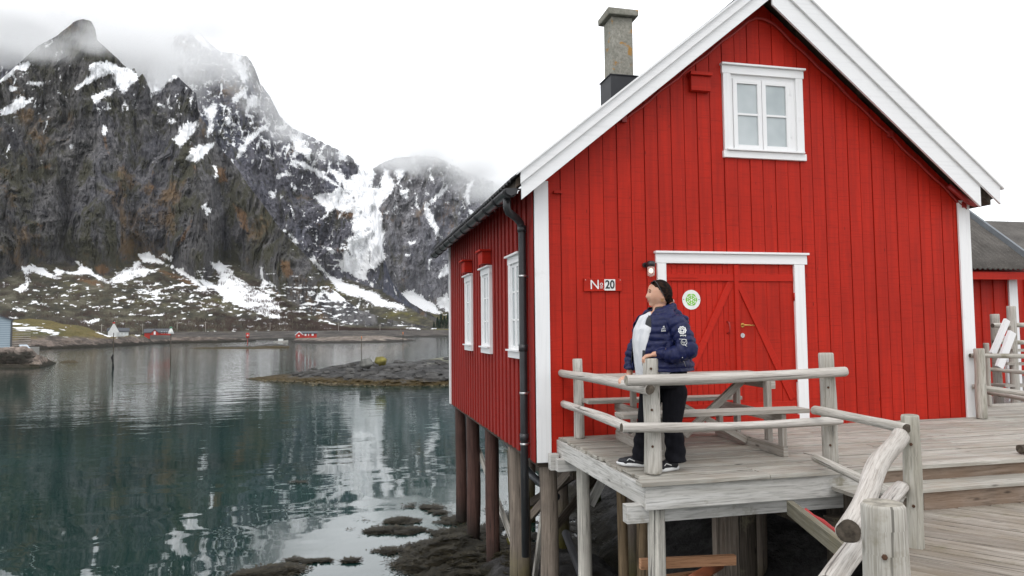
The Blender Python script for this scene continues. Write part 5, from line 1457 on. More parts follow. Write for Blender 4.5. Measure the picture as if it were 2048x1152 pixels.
LBL = ['tallest dark spruce at the far right of the shore, next to the boathouse wall', 'dark spruce second from the boathouse wall on the far shore', 'dark spruce in the middle of the small far spruce group', 'dark spruce left in the small far spruce group', 'short dark spruce in front of the far spruce group', 'small outlying spruce left of the far spruce group']
for i, (px, h) in enumerate(((896, 30), (889, 25), (882, 29), (875, 22), (879, 16), (868, 13))): conifer(px, 657, h, 470 + i * 4, LBL[i], i)
# leafless birch scrub: thin upright twigs in clumps
A_X, A_Y, A_Z, A_PX, A_PY, A_T = LA
m = MB(); mm = (A_T > .8) & (A_PY < 664) & (A_PX > -40) & (A_PX < 905)
idx = np.argwhere(mm); dens = fbm(A_PX / 40., A_PY / 12., 3., 4)
cnt = 0
V_, F_ = [], []
for q in rng.sample(range(len(idx)), min(len(idx), 9000)):
    i, j = idx[q]
    want = dens[i, j] + (.25 if A_PY[i, j] > 640 else -.08) + (.1 if A_PX[i, j] > 500 else 0)
    if want < .02 or rng.random() > .55: continue
    x, y, z = A_X[i, j], A_Y[i, j], A_Z[i, j]
    for k in range(7):
        h = rng.uniform(1.2, 3.2); dx_, dy_ = rng.uniform(-2, 2), rng.uniform(-2, 2); lx = rng.uniform(-.8, .8)
        n = len(V_); V_ += [(x + dx_ - .14, y + dy_, z - .4), (x + dx_ + .14, y + dy_, z - .4), (x + dx_ + lx, y + dy_, z + h)]; F_.append((n, n + 1, n + 2))
me = bpy.data.meshes.new('birch_scrub'); me.from_pydata(V_, [], F_); me.materials.append(plain('twigs', (.075, .052, .045), .9, .1, var=.4, scale=.05))
sc_o = bpy.data.objects.new('birch_scrub', me); COL.objects.link(sc_o); tag(sc_o, 'leafless brown birch scrub on the lower slopes across the water', 'scrub', kind='stuff')

# ================================================================= foreshore under the house
xs = np.arange(-3, 16, .09); ys = np.arange(3, 24, .09); X, Y = np.meshgrid(xs, ys)
shore = 4.0 + (Y - 10) * .10 + .8 * fbm(X / 2., Y / 2., 9., 3)
d = X - shore
Z = np.clip(d * .6, -1.2, 1.9)
# rocky tongue below the corner piles
tong = 1.05 - ((X - 2.9) / 1.15) ** 2 - ((Y - 9.3) / 2.6) ** 2
Z = np.maximum(Z, np.clip(tong * .8, -1.2, .4))
tong = .9 - ((X - 1.9) / 1.1) ** 2 - ((Y - 11.6) / 1.9) ** 2
Z = np.maximum(Z, np.clip(tong * .35 - .05, -1.2, .22))
Z += .16 * fbm(X / .9, Y / .9, 2., 5, .6) + .05 * fbm(X / .2, Y / .2, 4., 3)
Z = np.where((X < 4) & (Y < 5), -1.2, Z)
M['fore'] = coast_mat('foreshore_rock', (.028, .024, .014), (.032, .030, .029), (.075, .072, .07), (.05, .048, .044), (.07, .066, .06), .34, 1.6, 3.0)
fo = grid_mesh('foreshore', X, Y, Z, M['fore']); tag(fo, kind='structure')
def FZ(x, y):
    i = int((y - 3) / .09); j = int((x + 3) / .09)
    return float(Z[i, j]) if 0 <= i < Z.shape[0] and 0 <= j < Z.shape[1] else -1
# stones
for i, (px, py, z, r, lab) in enumerate(((975, 1108, .15, .16, 'small dark wet stone between the brown piles'), (1003, 1146, .2, .27, 'big dark grey boulder at the foot of the brown piles'), (1075, 1150, .2, .2, 'mossy stone at the foot of the grey corner pile'), (1180, 1140, .3, .25, 'dark stone in the shade behind the pale deck post'))):
    p = at(px, py, 2, z); m2 = MB(p); m2.ball(p, r, 16, 10, (1.1, .9, .8), .12, 50 + i); o_ = m2.build('stone', M['fore'] if i else M['fore']); o_.location = p; tag(o_, lab, 'stone')
# seaweed: drifting bladder wrack, small ragged fronds in mats
M['weed'] = plain('seaweed', (.026, .021, .010), .6, .25, var=.6, scale=9); M['weed_golden'] = plain('kelp', (.085, .06, .018), .6, .4, var=.6, scale=3)  # golden brown is the kelp's own colour
def weed(name, label, blobs, seed, n, fr=.085, mat='weed'):
    rg = random.Random(seed); V_, F_ = [], []
    for (px, py, wx, wy, den) in blobs:
        for k in range(int(n * 1.5 * den)):
            u = rg.gauss(0, .42); v = rg.gauss(0, .42)
            q = at(px + u * wx, py + v * wy, 2, .0)
            nn = perlin(q.x * 1.6, q.y * 1.6, seed) + .6 * perlin(q.x * 5, q.y * 5, seed + 3.)
            if nn < -.02: continue
            zi = FZ(q.x, q.y); 
            if zi > .02: q = at(px + u * wx, py + v * wy, 2, zi); zi = max(0, FZ(q.x, q.y))
            z = max(zi, 0) + .010 + max(0, nn) * .025; an = rg.random() * 6.28; L_ = fr * rg.uniform(.5, 1.6); wv_ = L_ * .11
            dx_, dy_ = cos(an), sin(an); i0 = len(V_); ti = rg.uniform(-.1, .28) * L_
            V_ += [(q.x, q.y, z), (q.x + dx_ * L_ * .5 - dy_ * wv_, q.y + dy_ * L_ * .5 + dx_ * wv_, z + ti * .4), (q.x + dx_ * L_, q.y + dy_ * L_, z + ti), (q.x + dx_ * L_ * .5 + dy_ * wv_, q.y + dy_ * L_ * .5 - dx_ * wv_, z + ti * .4)]
            F_.append((i0, i0 + 1, i0 + 2, i0 + 3))
    me = bpy.data.meshes.new(name); me.from_pydata(V_, [], F_); me.materials.append(M[mat]); o_ = bpy.data.objects.new(name, me); COL.objects.link(o_)
    return tag(o_, label, 'seaweed', kind='stuff')
weed('seaweed', 'dark bladder wrack mats floating round the feet of the piles',
     [(960, 1110, 110, 60, 4), (900, 1140, 90, 40, 2.4), (985, 1075, 80, 40, 2), (870, 1100, 60, 16, 1.1), (905, 1070, 60, 16, 1), (820, 1062, 55, 9, .7), (760, 1062, 50, 7, .4), (800, 1043, 60, 6, .55), (850, 1015, 34, 7, .45), (875, 1026, 22, 4, .15), (905, 1040, 40, 9, .6), (800, 1104, 50, 7, .4), (840, 1130, 50, 12, .8), (1040, 1060, 60, 50, 1.2), (1140, 1010, 60, 60, .8), (1160, 1080, 50, 50, 1)], 3, 5200)
weed('seaweed', 'narrow mat of dark seaweed at the bottom edge of the water',
     [(560, 1140, 45, 9, .6), (520, 1150, 50, 8, .8), (610, 1122, 40, 5, .25), (660, 1121, 25, 3, .08), (700, 1123, 20, 3, .06)], 4, 5200)
weed('seaweed', 'faint patch of seaweed just under the surface in open water', [(590, 965, 45, 4, .05)], 5, 3000)

weed('kelp', 'golden brown kelp fringing the near side of the rocky skerry', [(600, 763, 90, 3, .5), (700, 768, 90, 4, .8), (820, 769, 100, 4, .9), (640, 760, 60, 5, .5)], 9, 2600, .32, 'weed_golden')
# ================================================================= clouds hanging on the peaks
def cloud_mat(name, dens, seed):
    t = NT(name); t.n.remove(t.b)
    pv = t.add('ShaderNodeVolumePrincipled'); t.lk(pv.outputs[0], t.o.inputs['Volume'])
    o = t.co()
    ln = t.add('ShaderNodeVectorMath', operation='LENGTH'); t.lk(o, ln.inputs[0])
    fall = t.math('SUBTRACT', 1.0, ln.outputs['Value'])
    geo = t.add('ShaderNodeNewGeometry')
    n = t.noise(t.mapping(geo.outputs['Position'], (.011, .011, .016), loc=(seed, 0, 0)), 1, 5, .62)
    v = t.math('ADD', t.math('MULTIPLY', fall, 1.5), t.math('MULTIPLY', t.math('SUBTRACT', n, .55), 5.0))
    v = t.math('MULTIPLY', t.math('MULTIPLY', v, t.math('MULTIPLY', fall, 2.2, clamp=True), clamp=True), dens)
    t.lk(v, pv.inputs['Density'])
    pv.inputs['Color'].default_value = (1, 1, 1, 1); pv.inputs['Anisotropy'].default_value = .0
    return t.m
def cloud(px, py, w_, h_, r, dens, seed):
    d = ray(px, py); hl = sqrt(d.x ** 2 + d.y ** 2); c = CO + d * (r / hl); s_ = (c - CO).length / F
    bm = bmesh.new(); bmesh.ops.create_icosphere(bm, subdivisions=4, radius=1); me = bpy.data.meshes.new('cloud'); bm.to_mesh(me); bm.free()
    me.materials.append(cloud_mat('cloud_vapour', dens, seed)); o_ = bpy.data.objects.new('cloud', me); COL.objects.link(o_)
    o_.location = c; o_.scale = (w_ * s_, min(w_ * s_ * .6, 75), h_ * s_); o_.rotation_euler = (0, 0, -atan2(d.x, d.y))
    tag(o_, kind='stuff'); return o_
for i, a in enumerate(((10, 45, 270, 105, 1150, .07), (150, 84, 84, 28, 770, .034), (310, 95, 160, 100, 1010, .036), (430, 135, 130, 90, 1060, .022), (560, 205, 95, 100, 1110, .02), (260, 25, 280, 50, 1200, .05), (880, 318, 200, 54, 1110, .05), (1000, 362, 130, 62, 1110, .045), (660, 300, 100, 30, 1110, .010), (400, 40, 130, 45, 1120, .03), (70, 92, 90, 30, 790, .03), (210, 75, 70, 46, 800, .03), (110, 60, 60, 14, 760, .012), (370, 200, 60, 34, 930, .016), (600, 265, 100, 34, 1100, .014), (800, 330, 90, 26, 1110, .02))):
    cloud(*a, i * 3.7)
# thin sea air
t = NT('sea_air'); t.n.remove(t.b)
pv = t.add('ShaderNodeVolumePrincipled'); t.lk(pv.outputs[0], t.o.inputs['Volume']); pv.inputs['Density'].default_value = 2.8e-5; pv.inputs['Color'].default_value = (.97, .98, 1, 1)

mb = MB(); mb.box((-2400, -70, -5.2), (2400, 2600, 900)); hz = mb.build('haze', t.m); tag(hz, kind='stuff')
# ================================================================= the woman at the corner post
from mathutils.bvhtree import BVHTree
P0 = at(1330, 937, 2, DZ + .006)
PA = atan2(P0.x, P0.y)
XL = Vector((cos(PA), -sin(PA), 0)); YL = Vector((sin(PA), cos(PA), 0))
def L(px, py, d=0.):
    r_ = ray(px, py); t_ = ((P0 - CO).dot(YL) + d) / r_.dot(YL); q = CO + r_ * t_ - P0
    return Vector((q.dot(XL), q.dot(YL), q.z))
def W2L(p): q = Vector(p) - P0; return Vector((q.dot(XL), q.dot(YL), q.z))
person = thing('person', 'woman in navy puffer jacket and black trousers leaning on the corner post', 'person', P0, -PA)

class Blob:
    """closed shapes that a voxel remesh fuses to one skin"""
    def __init__(s): s.m = MB(); s.ch = []
    def cap(s, a, ra, b, rb, seg=14, track=True):
        a = Vector(a); b = Vector(b)
        d = b - a; n = d.normalized() if d.length > 1e-6 else Vector((0, 0, 1))
        pts = []; rs = []
        for k in range(5):
            th = pi / 2 * k / 5; pts.append(a - n * ra * cos(th)); rs.append(max(ra * sin(th), 1e-4))
        pts.append(a); rs.append(ra); pts.append(b); rs.append(rb)
        for k in range(1, 6):
            th = pi / 2 * k / 5; pts.append(b + n * rb * sin(th)); rs.append(max(rb * cos(th), 1e-4))
        s.m.tube(pts, rs, seg)
    def chain(s, js, seg=16):
        L_ = 0
        for (a, ra), (b, rb) in zip(js, js[1:]):
            s.cap(a, ra, b, rb, seg)
            s.ch.append((np.array(a), np.array(b), L_)); L_ += (Vector(b) - Vector(a)).length
    def loft(s, secs, rot=0., seg=36):
        """secs: (x, y, z, rfront, rside)"""
        n0 = len(s.m.v); c_, s_ = cos(rot), sin(rot)
        for (x, y, z, rx, ry) in secs:
            for k in range(seg):
                a = 2 * pi * k / seg; u = rx * cos(a); v = ry * sin(a)
                s.m.v.append((x + u * c_ - v * s_, y + u * s_ + v * c_, z))
        for i in range(len(secs) - 1):
            for k in range(seg):
                k2 = (k + 1) % seg; s.m.face((n0 + i * seg + k, n0 + i * seg + k2, n0 + (i + 1) * seg + k2, n0 + (i + 1) * seg + k))
        s.m.face(list(range(n0, n0 + seg))[::-1]); b = n0 + (len(secs) - 1) * seg; s.m.face(range(b, b + seg))
    def fuse(s, name, mat, voxel, smooth=6, disp=None, cut=None, parent=person, solid=0, fac=.5):
        o = s.m.build(name, mat, None)
        r = o.modifiers.new('r', 'REMESH'); r.mode = 'VOXEL'; r.voxel_size = voxel; r.use_smooth_shade = True
        if smooth: q = o.modifiers.new('s', 'SMOOTH'); q.iterations = smooth; q.factor = fac
        bpy.context.view_layer.update()
        me = bpy.data.meshes.new_from_object(o.evaluated_get(bpy.context.evaluated_depsgraph_get()))
        bpy.data.objects.remove(o)
        if disp is not None:
            n = len(me.vertices); co = np.empty(n * 3); me.vertices.foreach_get('co', co); co = co.reshape(-1, 3)
            nr = np.array([v.normal[:] for v in me.vertices]); co = co + nr * disp(co)[:, None]
            me.vertices.foreach_set('co', co.ravel()); me.update()
        if cut is not None:
            bm = bmesh.new(); bm.from_mesh(me)
            bmesh.ops.delete(bm, geom=[f for f in bm.faces if cut(f.calc_center_median())], context='FACES')
            for _ in range(14):
                mv = {}
                for v in bm.verts:
                    nb_ = [e.other_vert(v).co for e in v.link_edges if e.is_boundary]
                    if len(nb_) == 2: mv[v] = v.co * .4 + (nb_[0] + nb_[1]) * .3
                for v, c_ in mv.items(): v.co = c_
            bm.to_mesh(me); bm.free()
        me.polygons.foreach_set('use_smooth', [True] * len(me.polygons))
        me.name = name
        if not me.materials: me.materials.append(mat if not isinstance(mat, (list, tuple)) else mat[0])
        o = bpy.data.objects.new(name, me); COL.objects.link(o)
        if parent is not None: o.parent = parent
        if solid: q = o.modifiers.new('t', 'SOLIDIFY'); q.thickness = solid; q.offset = -1
        return o

def lin(c): return tuple((x / 255) ** 2.2 for x in c)
t = NT('skin'); n_ = t.noise(t.co(), 14, 4); t.fin(t.ramp(n_, [(.3, (.50, .27, .18)), (.7, (.60, .35, .25))]), .5, .35); t.b.inputs['Subsurface Weight'].default_value = .15; t.b.inputs['Subsurface Radius'].default_value = (.01, .004, .002); M['skin'] = t.m
t = NT('navy_nylon'); n_ = t.noise(t.co(), 26, 5, .7, 1.0); t.fin(t.ramp(n_, [(.3, (.0025, .0045, .030)), (.7, (.007, .011, .064))]), .45, .25); t.bump(n_, .35, .004); M['navy'] = t.m
t = NT('black_lining'); t.fin((.010, .010, .014), .6); M['lining'] = t.m
t = NT('white_knit'); n_ = t.noise(t.mapping(t.co(), (18, 18, 5)), 1, 4, .6, .8); t.fin(t.ramp(n_, [(.3, (.50, .51, .54)), (.7, (.66, .66, .67))]), .8, .2); t.bump(n_, .8, .02); M['shirt'] = t.m
t = NT('black_trouser'); n_ = t.noise(t.mapping(t.co(), (14, 14, 5)), 1, 4, .6, 1.5); t.fin(t.ramp(n_, [(.3, (.004, .004, .006)), (.7, (.010, .010, .014))]), .85, .15); t.bump(n_, .6, .015); M['trouser'] = t.m
t = NT('hair'); n_ = t.noise(t.mapping(t.co(), (7, 80, 80), rot=(0, .35, 0)), 1, 3, .6); t.fin(t.ramp(n_, [(.44, (.003, .002, .002)), (.68, (.036, .018, .011))]), .7, .08); t.bump(n_, .6, .004); M['hair'] = t.m
M['hair_tip'] = plain('hair_tip', (.20, .085, .055), .5, .4, var=.4, scale=60)

FRONT = pi + radians(30)            # azimuth of her chest in the local frame (x right, y away)
fx, fy = cos(FRONT), sin(FRONT)
# ---- arms and hands
post_top = W2L((2.50, 5.575, 3.587))
sh_n, el_n = L(1353, 650, -.17), L(1376, 699, -.27)
wr_n = post_top + Vector((.030, -.01, .030))
ra_, rb_ = at(1120, 746, 1, 7.85), at(1300, 779, 1, 5.40)
tt_ = [(abs(((CM.inverted() @ (ra_ + (rb_ - ra_) * k / 400 - CO)).x / -(CM.inverted() @ (ra_ + (rb_ - ra_) * k / 400 - CO)).z * F + 1024) - 1246), k) for k in range(401)]
kk = min(tt_)[1] / 400
rail_pt = W2L(ra_ + (rb_ - ra_) * kk); rail_dir = (W2L(rb_) - W2L(ra_)).normalized()
sh_f, el_f = L(1296, 652, .15), L(1266, 702, .17)
wr_f = rail_pt + Vector((.055, .01, .075))

def hand(B, wrist, fdir, pnorm, size=1., curl=(.25, .6, .5), thumb_side=1, drape=None):
    """palm plus five separate fingers; fdir towards the fingertips, pnorm out of the palm"""
    f = Vector(fdir).normalized(); n = Vector(pnorm); n = (n - f * n.dot(f)).normalized(); s_ = f.cross(n).normalized() * thumb_side
    k = size
    w0 = Vector(wrist)
    for u in (-.028, -.010, .010, .026):
        B.cap(w0 + s_ * u * .55 * k, .015 * k, w0 + f * .078 * k + s_ * u * k, .0125 * k, 10)
    for u, ln, c0 in ((.030, .068, 0), (.0105, .078, .0), (-.0095, .073, .05), (-.028, .056, .1)):
        a = w0 + f * .082 * k + s_ * u * k; ang = c0; r = .0088 * k; prev = a
        for j, (sl, cu) in enumerate(zip((.44, .31, .25), curl)):
            ang += cu; d_ = f * cos(ang) + n * sin(ang) + s_ * (u * 1.6)
            b = prev + d_.normalized() * ln * sl * k; B.cap(prev, r, b, r * .93, 10); prev = b; r *= .93
    a = w0 + f * .020 * k + s_ * .026 * k; b = a + (f * .6 + s_ * .62 + n * .35).normalized() * .038 * k; c = b + (f * .85 + s_ * .15 + n * .5).normalized() * .032 * k; d_ = c + (f * .8 + n * .55 - s_ * .1).normalized() * .024 * k
    B.cap(a, .0135 * k, b, .011 * k, 10); B.cap(b, .0105 * k, c, .0095 * k, 10); B.cap(c, .0095 * k, d_, .008 * k, 10)

body = Blob()
TOR = [(1328, .80, .225, .235), (1330, .90, .25, .245), (1327, 1.0, .235, .24), (1323, 1.1, .222, .235), (1320, 1.2, .198, .222), (1319, 1.27, .17, .205), (1319, 1.325, .12, .165), (1320, 1.355, .07, .09)]
def secs(k, dx=0., zs=None, add=0.):
    o = []
    for px, z, rx, ry in TOR:
        if zs and not (zs[0] <= z <= zs[1]): continue
        x = (px - 1330) / 228.; o.append((x + fx * dx, .0 + fy * dx, z, rx * k + add, ry * k + add))
    return o
body.loft(secs(.82), FRONT)
neck0, neck1 = L(1318, 640, .0), L(1319, 606, .0)
body.cap(neck0, .062, neck1, .056)
body.chain([(sh_n, .055), (el_n, .045), (wr_n, .026)]); body.chain([(sh_f, .055), (el_f, .043), (wr_f, .026)])
hand(body, wr_n, (-.92, -.12, -.22), (-.2, .1, -1), .92, (.55, .75, .35), -1)
hand(body, wr_f, (-.80, -.25, -.35), (-.25, .25, -1), .92, (.45, .7, .4), 1)
hipc = L(1328, 780, 0)
LA_ = [(L(1303, 785, .03), .10), (L(1293, 845, .05), .075), (L(1281, 915, .06), .05)]
LB_ = [(L(1350, 785, -.03), .10), (L(1344, 845, -.04), .075), (L(1349, 915, -.06), .05)]
for lg in (LA_, LB_): body.chain([(p, r * .75) for p, r in lg])
# ---- head, profile to the left, a touch towards the viewer
HY_ = pi + radians(12); hc = L(1319.5, 589, .0)
def head_pts(k=1., only=None, grow=0.):
    V_, F_ = [], []; NS, NR = 72, 54
    for i in range(NR + 1):
        th = pi * i / NR
        for j in range(NS):
            a = 2 * pi * j / NS
            dx_, dy_, dz_ = sin(th) * cos(a), sin(th) * sin(a), cos(th)
            x, y, z = .106 * dx_, .082 * dy_, .126 * dz_
            low = max(0, -z - .01) / .116
            if x < 0: x *= 1 - .45 * low
            y *= 1 - .30 * low * low - (.10 if x > .03 else 0) * low
            if x > 0: x *= 1 + .02 * low
            if x > 0 and z > .02: x *= 1 + .10 * min(1, (z - .02) / .05) * max(0, 1 - (z - .07) / .05 if z > .07 else 1) * (1 - abs(y) / .1)
            fr = max(0, dx_)
            def G(y0, z0, sy, sz, h): return h * math.exp(-((y - y0) / sy) ** 2 - ((z - z0) / sz) ** 2) if x > .02 else 0
            x += G(0, -.020, .0125, .019, .013) + G(0, -.032, .015, .010, .009) + G(0, .006, .009, .022, .003)          # nose
            x += G(0, -.058, .022, .006, .008) + G(0, -.070, .019, .006, .007) - G(0, -.064, .02, .0028, .004)          # lips
            x += G(0, -.100, .030, .022, .020) - G(0, -.083, .022, .006, .003)                                          # chin
            for s_ in (-1, 1):
                x += G(s_ * .030, .012, .016, .011, -.009) + G(s_ * .032, .030, .019, .007, .005) + G(s_ * .040, -.034, .026, .028, .010)
                x += G(s_ * .030, .010, .010, .006, .005)
            V_.append(((x) * k + grow * dx_, y * k + grow * dy_, z * k + grow * dz_))
    for i in range(NR):
        for j in range(NS):
            j2 = (j + 1) % NS; F_.append((i * NS + j, (i + 1) * NS + j, (i + 1) * NS + j2, i * NS + j2))
    return V_, F_
HM = Matrix.Translation(hc) @ Matrix.Rotation(HY_, 4, 'Z') @ Matrix.Rotation(radians(-4), 4, 'Y')
V_, F_ = head_pts(); n0 = len(body.m.v); body.m.v += [tuple(HM @ Vector(v)) for v in V_]
for f_ in F_: body.m.face([n0 + i for i in f_])
for s_ in (-1, 1):   # ears
    body.m.tube([HM @ Vector((-.012 + .012 * cos(a), s_ * .078, -.012 + .026 * sin(a))) for a in [2 * pi * k / 12 for k in range(12)]] + [HM @ Vector((0, s_ * .078, -.012))], .0065, 8)
    body.m.tube([HM @ Vector((-.012, s_ * .066, -.012)), HM @ Vector((-.012, s_ * .080, -.012))], [.024, .016], 12)
bo_ = body.fuse('body', M['skin'], .0045, 3, fac=.4)
# face details
def hm(name, build, mat):
    m = MB(); build(m); m.v = [tuple(HM @ Vector(v)) for v in m.v]; return m.build(name, mat, person)
M['lip'] = plain('lip', (.36, .085, .075), .45); M['eye_w'] = plain('eye_white', (.7, .68, .65), .3); M['brow'] = plain('brow', (.03, .02, .015), .8)
for s_ in (-1, 1):
    hm('eye', lambda m: m.ball((.083, s_ * .029, .009), .0115, 12, 8), M['eye_w'])
    hm('eyelid', lambda m: m.tube([(.0915, s_ * .017, .011), (.0965, s_ * .027, .0155), (.0925, s_ * .037, .0145), (.084, s_ * .045, .010)], [.002, .0042, .0042, .002], 6), M['brow'])
    hm('iris', lambda m: m.ball((.0925, s_ * .028, .0085), .0045, 8, 6), M['brow'])
    hm('eyebrow', lambda m: m.tube([(.099, s_ * .012, .030), (.098, s_ * .028, .036), (.088, s_ * .046, .030)], [.0030, .0050, .0025], 6), M['brow'])
hm('lips', lambda m: (m.tube([(.092, -.020, -.0645), (.1035, -.008, -.0605), (.105, 0, -.061), (.1035, .008, -.0605), (.092, .020, -.0645)], [.001, .0028, .003, .0028, .001], 8), m.tube([(.092, -.020, -.066), (.1025, -.008, -.070), (.1035, 0, -.0705), (.1025, .008, -.070), (.092, .020, -.066)], [.001, .003, .0034, .003, .001], 8)), M['lip'])
hm('earring', lambda m: m.tube([(-.008 + .009 * sin(a), .084, -.052 + .011 * cos(a)) for a in [2 * pi * k / 12 for k in range(13)]], .0016, 6), M['brass'])
hm('earring', lambda m: m.tube([(-.008 + .009 * sin(a), -.084, -.052 + .011 * cos(a)) for a in [2 * pi * k / 12 for k in range(13)]], .0016, 6), M['brass'])
# hair drawn back into a low knot
V_, F_ = head_pts(1., None, .006)
hb_ = MB(); keep = set()
for i, v in enumerate(V_):
    x, y, z = v
    lim = .022 + (x - .03) * 1.15 + (.016 if abs(y) > .07 and x > -.03 else 0)
    if z > lim: keep.add(i)
hb_.v = [tuple(HM @ Vector(v)) for v in V_]
for f_ in F_:
    if all(i in keep for i in f_): hb_.face(f_, None, True)
hair = hb_.build('hair', M['hair'], person); q = hair.modifiers.new('t', 'SOLIDIFY'); q.thickness = .007; q.offset = -1; q = hair.modifiers.new('s', 'SUBSURF'); q.levels = q.render_levels = 1
kb = Blob(); kb.cap(HM @ Vector((-.085, 0, -.045)), .036, HM @ Vector((-.100, 0, -.075)), .030); kb.cap(HM @ Vector((-.05, 0, -.02)), .062, HM @ Vector((-.075, 0, -.05)), .04)
kb.fuse('hair_knot', M['hair'], .006, 3)
m = MB(); m.tube([HM @ Vector((-.122, -.012 + .018 * cos(a), -.060 + .018 * sin(a))) for a in [2 * pi * k / 14 for k in range(15)]], .007, 8); m.build('hair_tie', plain('hair_tie', (.62, .38, .34)), person)
kb = Blob(); kb.chain([(HM @ Vector((-.110, .01, -.070)), .020), (HM @ Vector((-.085, .05, -.098)), .020), (HM @ Vector((-.04, .085, -.128)), .012)]); kb.fuse('ponytail', M['hair_tip'], .006, 2)
# sunglasses pushed up on the hair
M['shade'] = plain('sunglasses', (.012, .009, .010), .15, .6)
for s_ in (-1, 1):
    hm('sunglass_lens', lambda m: m.prism([(.033 * s_ + .024 * cos(a), .1 + .0 + .0) for a in (0,)] and [(.030 * s_ + .030 * cos(2 * pi * k / 16), .0 + .024 * sin(2 * pi * k / 16)) for k in range(16)], 0, 0, .004), M['shade']).matrix_local = Matrix.Identity(4)
for o_ in [c for c in person.children if c.name.startswith('sunglass_lens')]:
    for v in o_.data.vertices:
        q = HM.inverted() @ v.co; q = Matrix.Rotation(radians(-52), 3, 'Y') @ q; v.co = HM @ (Vector(q) + Vector((.070, 0, .108)))
for s_ in (-1, 1): hm('sunglass_arm', lambda m: m.tube([(.062, s_ * .058, .112), (.045, s_ * .074, .094), (.01, s_ * .090, .03), (-.01, s_ * .094, -.002), (-.03, s_ * .086, -.03)], .0042, 6), M['shade'])

# ---- clothes
sh_ = Blob(); ss = secs(.90, .022, (.80, 1.26)); ss = [(x, y, z, rx * (1.04 if .95 < z < 1.15 else 1), ry) for x, y, z, rx, ry in ss]
x_, y_ = (1318 - 1330) / 228., 0
ss += [(x_ + fx * .02, fy * .02, 1.315, .115, .13), (x_ + fx * .0, fy * .0, 1.338, .078, .085), (x_, 0, 1.35, .064, .068)]
ss = [(ss[0][0], ss[0][1], .79, ss[0][3] * 1.0, ss[0][4])] + ss
sh_.loft(ss, FRONT); sh_.fuse('shirt', M['shirt'], .008, 6)
tr = Blob(); tr.loft([((1328 - 1330) / 228., 0, z, rx, ry) for z, rx, ry in ((.70, .16, .18), (.75, .195, .20), (.80, .212, .22), (.88, .212, .218), (.94, .19, .19))], FRONT)
tr.chain([(LA_[0][0], .104), (LA_[1][0], .082)]); tr.chain([(LA_[1][0], .082), (L(1284, 890, .06), .078)]); tr.m.tube([L(1285, 880, .06), L(1283, 912, .06), L(1281, 921, .06)], [.076, .082, .085], 18)
tr.chain([(LB_[0][0], .108), (LB_[1][0], .084)]); tr.chain([(LB_[1][0], .084), (L(1350, 890, -.06), .082)]); tr.m.tube([L(1350, 880, -.06), L(1351, 914, -.06), L(1352, 923, -.06)], [.082, .088, .092], 18)
tr.fuse('trousers', M['trouser'], .009, 7, disp=lambda co: .005 * np.sin(co[:, 2] * 60 + 3 * co[:, 0] * 8) * (co[:, 2] < .35))
# jacket
jk = Blob()
jsec = [((1331 - 1330) / 228., 0, .825, .262, .262)] + secs(1.0, 0, (.85, 1.36), .012)
jsec += [((1321 - 1330) / 228., 0, 1.35, .085, .11)]
jk.loft(jsec, FRONT)
for a_, b_ in ((sh_n, Vector((0, 0, 1.33))), (sh_f, Vector((0, 0, 1.33)))): jk.cap(a_, .082, b_, .085)
jk.chain([(sh_n, .088), (L(1367, 673, -.225), .083), (el_n, .078), (L(1345, 711, -.27), .066), (wr_n + Vector((.062, -.02, .004)), .046)])
jk.chain([(sh_f, .080), (L(1283, 675, .16), .074), (el_f, .068), (L(1259, 728, .16), .056), (wr_f + Vector((.012, 0, .055)), .044)])
# hood lying on the shoulders behind the neck
for k in range(9):
    a = FRONT + pi - 2.0 + 4.0 * k / 8; a2 = FRONT + pi - 2.0 + 4.0 * (k + 1) / 8
    if k < 8:
        zz = lambda q: 1.352 + .040 * cos(q - FRONT - pi) 
        rr = lambda q: .098 + .035 * max(0, cos(q - FRONT - pi))
        jk.cap(Vector((-.04 + rr(a) * cos(a), rr(a) * sin(a), zz(a))), .040, Vector((-.04 + rr(a2) * cos(a2), rr(a2) * sin(a2), zz(a2))), .040)
jk.cap(L(1353, 632, .0), .052, L(1368, 640, -.02), .045)
CH = jk.ch
def quilt(co):
    best = np.full(len(co), 1e9); par = co[:, 2] * 1.0
    tx = co[:, 0] + .02; ty = co[:, 1]
    best = np.maximum(np.hypot(tx, ty) - .14, 0) * 0 + .16
    for a, b, l0 in CH:
        d = b - a; Ld = np.linalg.norm(d); t_ = np.clip(((co - a) @ d) / Ld ** 2, 0, 1); ds = np.linalg.norm(co - a - t_[:, None] * d, axis=1)
        r_ = ds < np.minimum(best, .098); par = np.where(r_, l0 + t_ * Ld + .02, par); best = np.where(r_, ds, best)
    wr = perlin(co[:, 0] * 22, co[:, 1] * 22, co[:, 2] * 22) * .006 + perlin(co[:, 0] * 9, co[:, 1] * 9, co[:, 2] * 14) * .008
    return .013 * np.abs(np.sin(par * pi / .058)) ** .6 - .007 + wr
def jcut(c):
    if c.z < .845: return True
    a = math.atan2(c.y, c.x + .03) - FRONT
    a = (a + pi) % (2 * pi) - pi
    w_ = radians(40) if c.z < 1.2 else radians(40 - (c.z - 1.2) * 60)
    lo = -w_ * 1.15
    hi = w_ * .80 + max(0, min(c.z, 1.22) - 1.02) * 1.3 - max(0, c.z - 1.27) * 1.2
    # a>0 runs towards the viewer's right
    if lo < a < max(hi, .12) and c.z < 1.43: 
        # spare the sleeves
        for p_, q_, l0 in CH:
            d = q_ - p_; t_ = min(1, max(0, float(np.dot(np.array(c) - p_, d) / np.dot(d, d)))); 
            if np.linalg.norm(np.array(c) - p_ - t_ * d) < (.098 if l0 > .0 else .06): return False
        return True
    return False
jacket = jk.fuse('jacket', M['navy'], .007, 5, disp=quilt, cut=jcut, solid=.014)
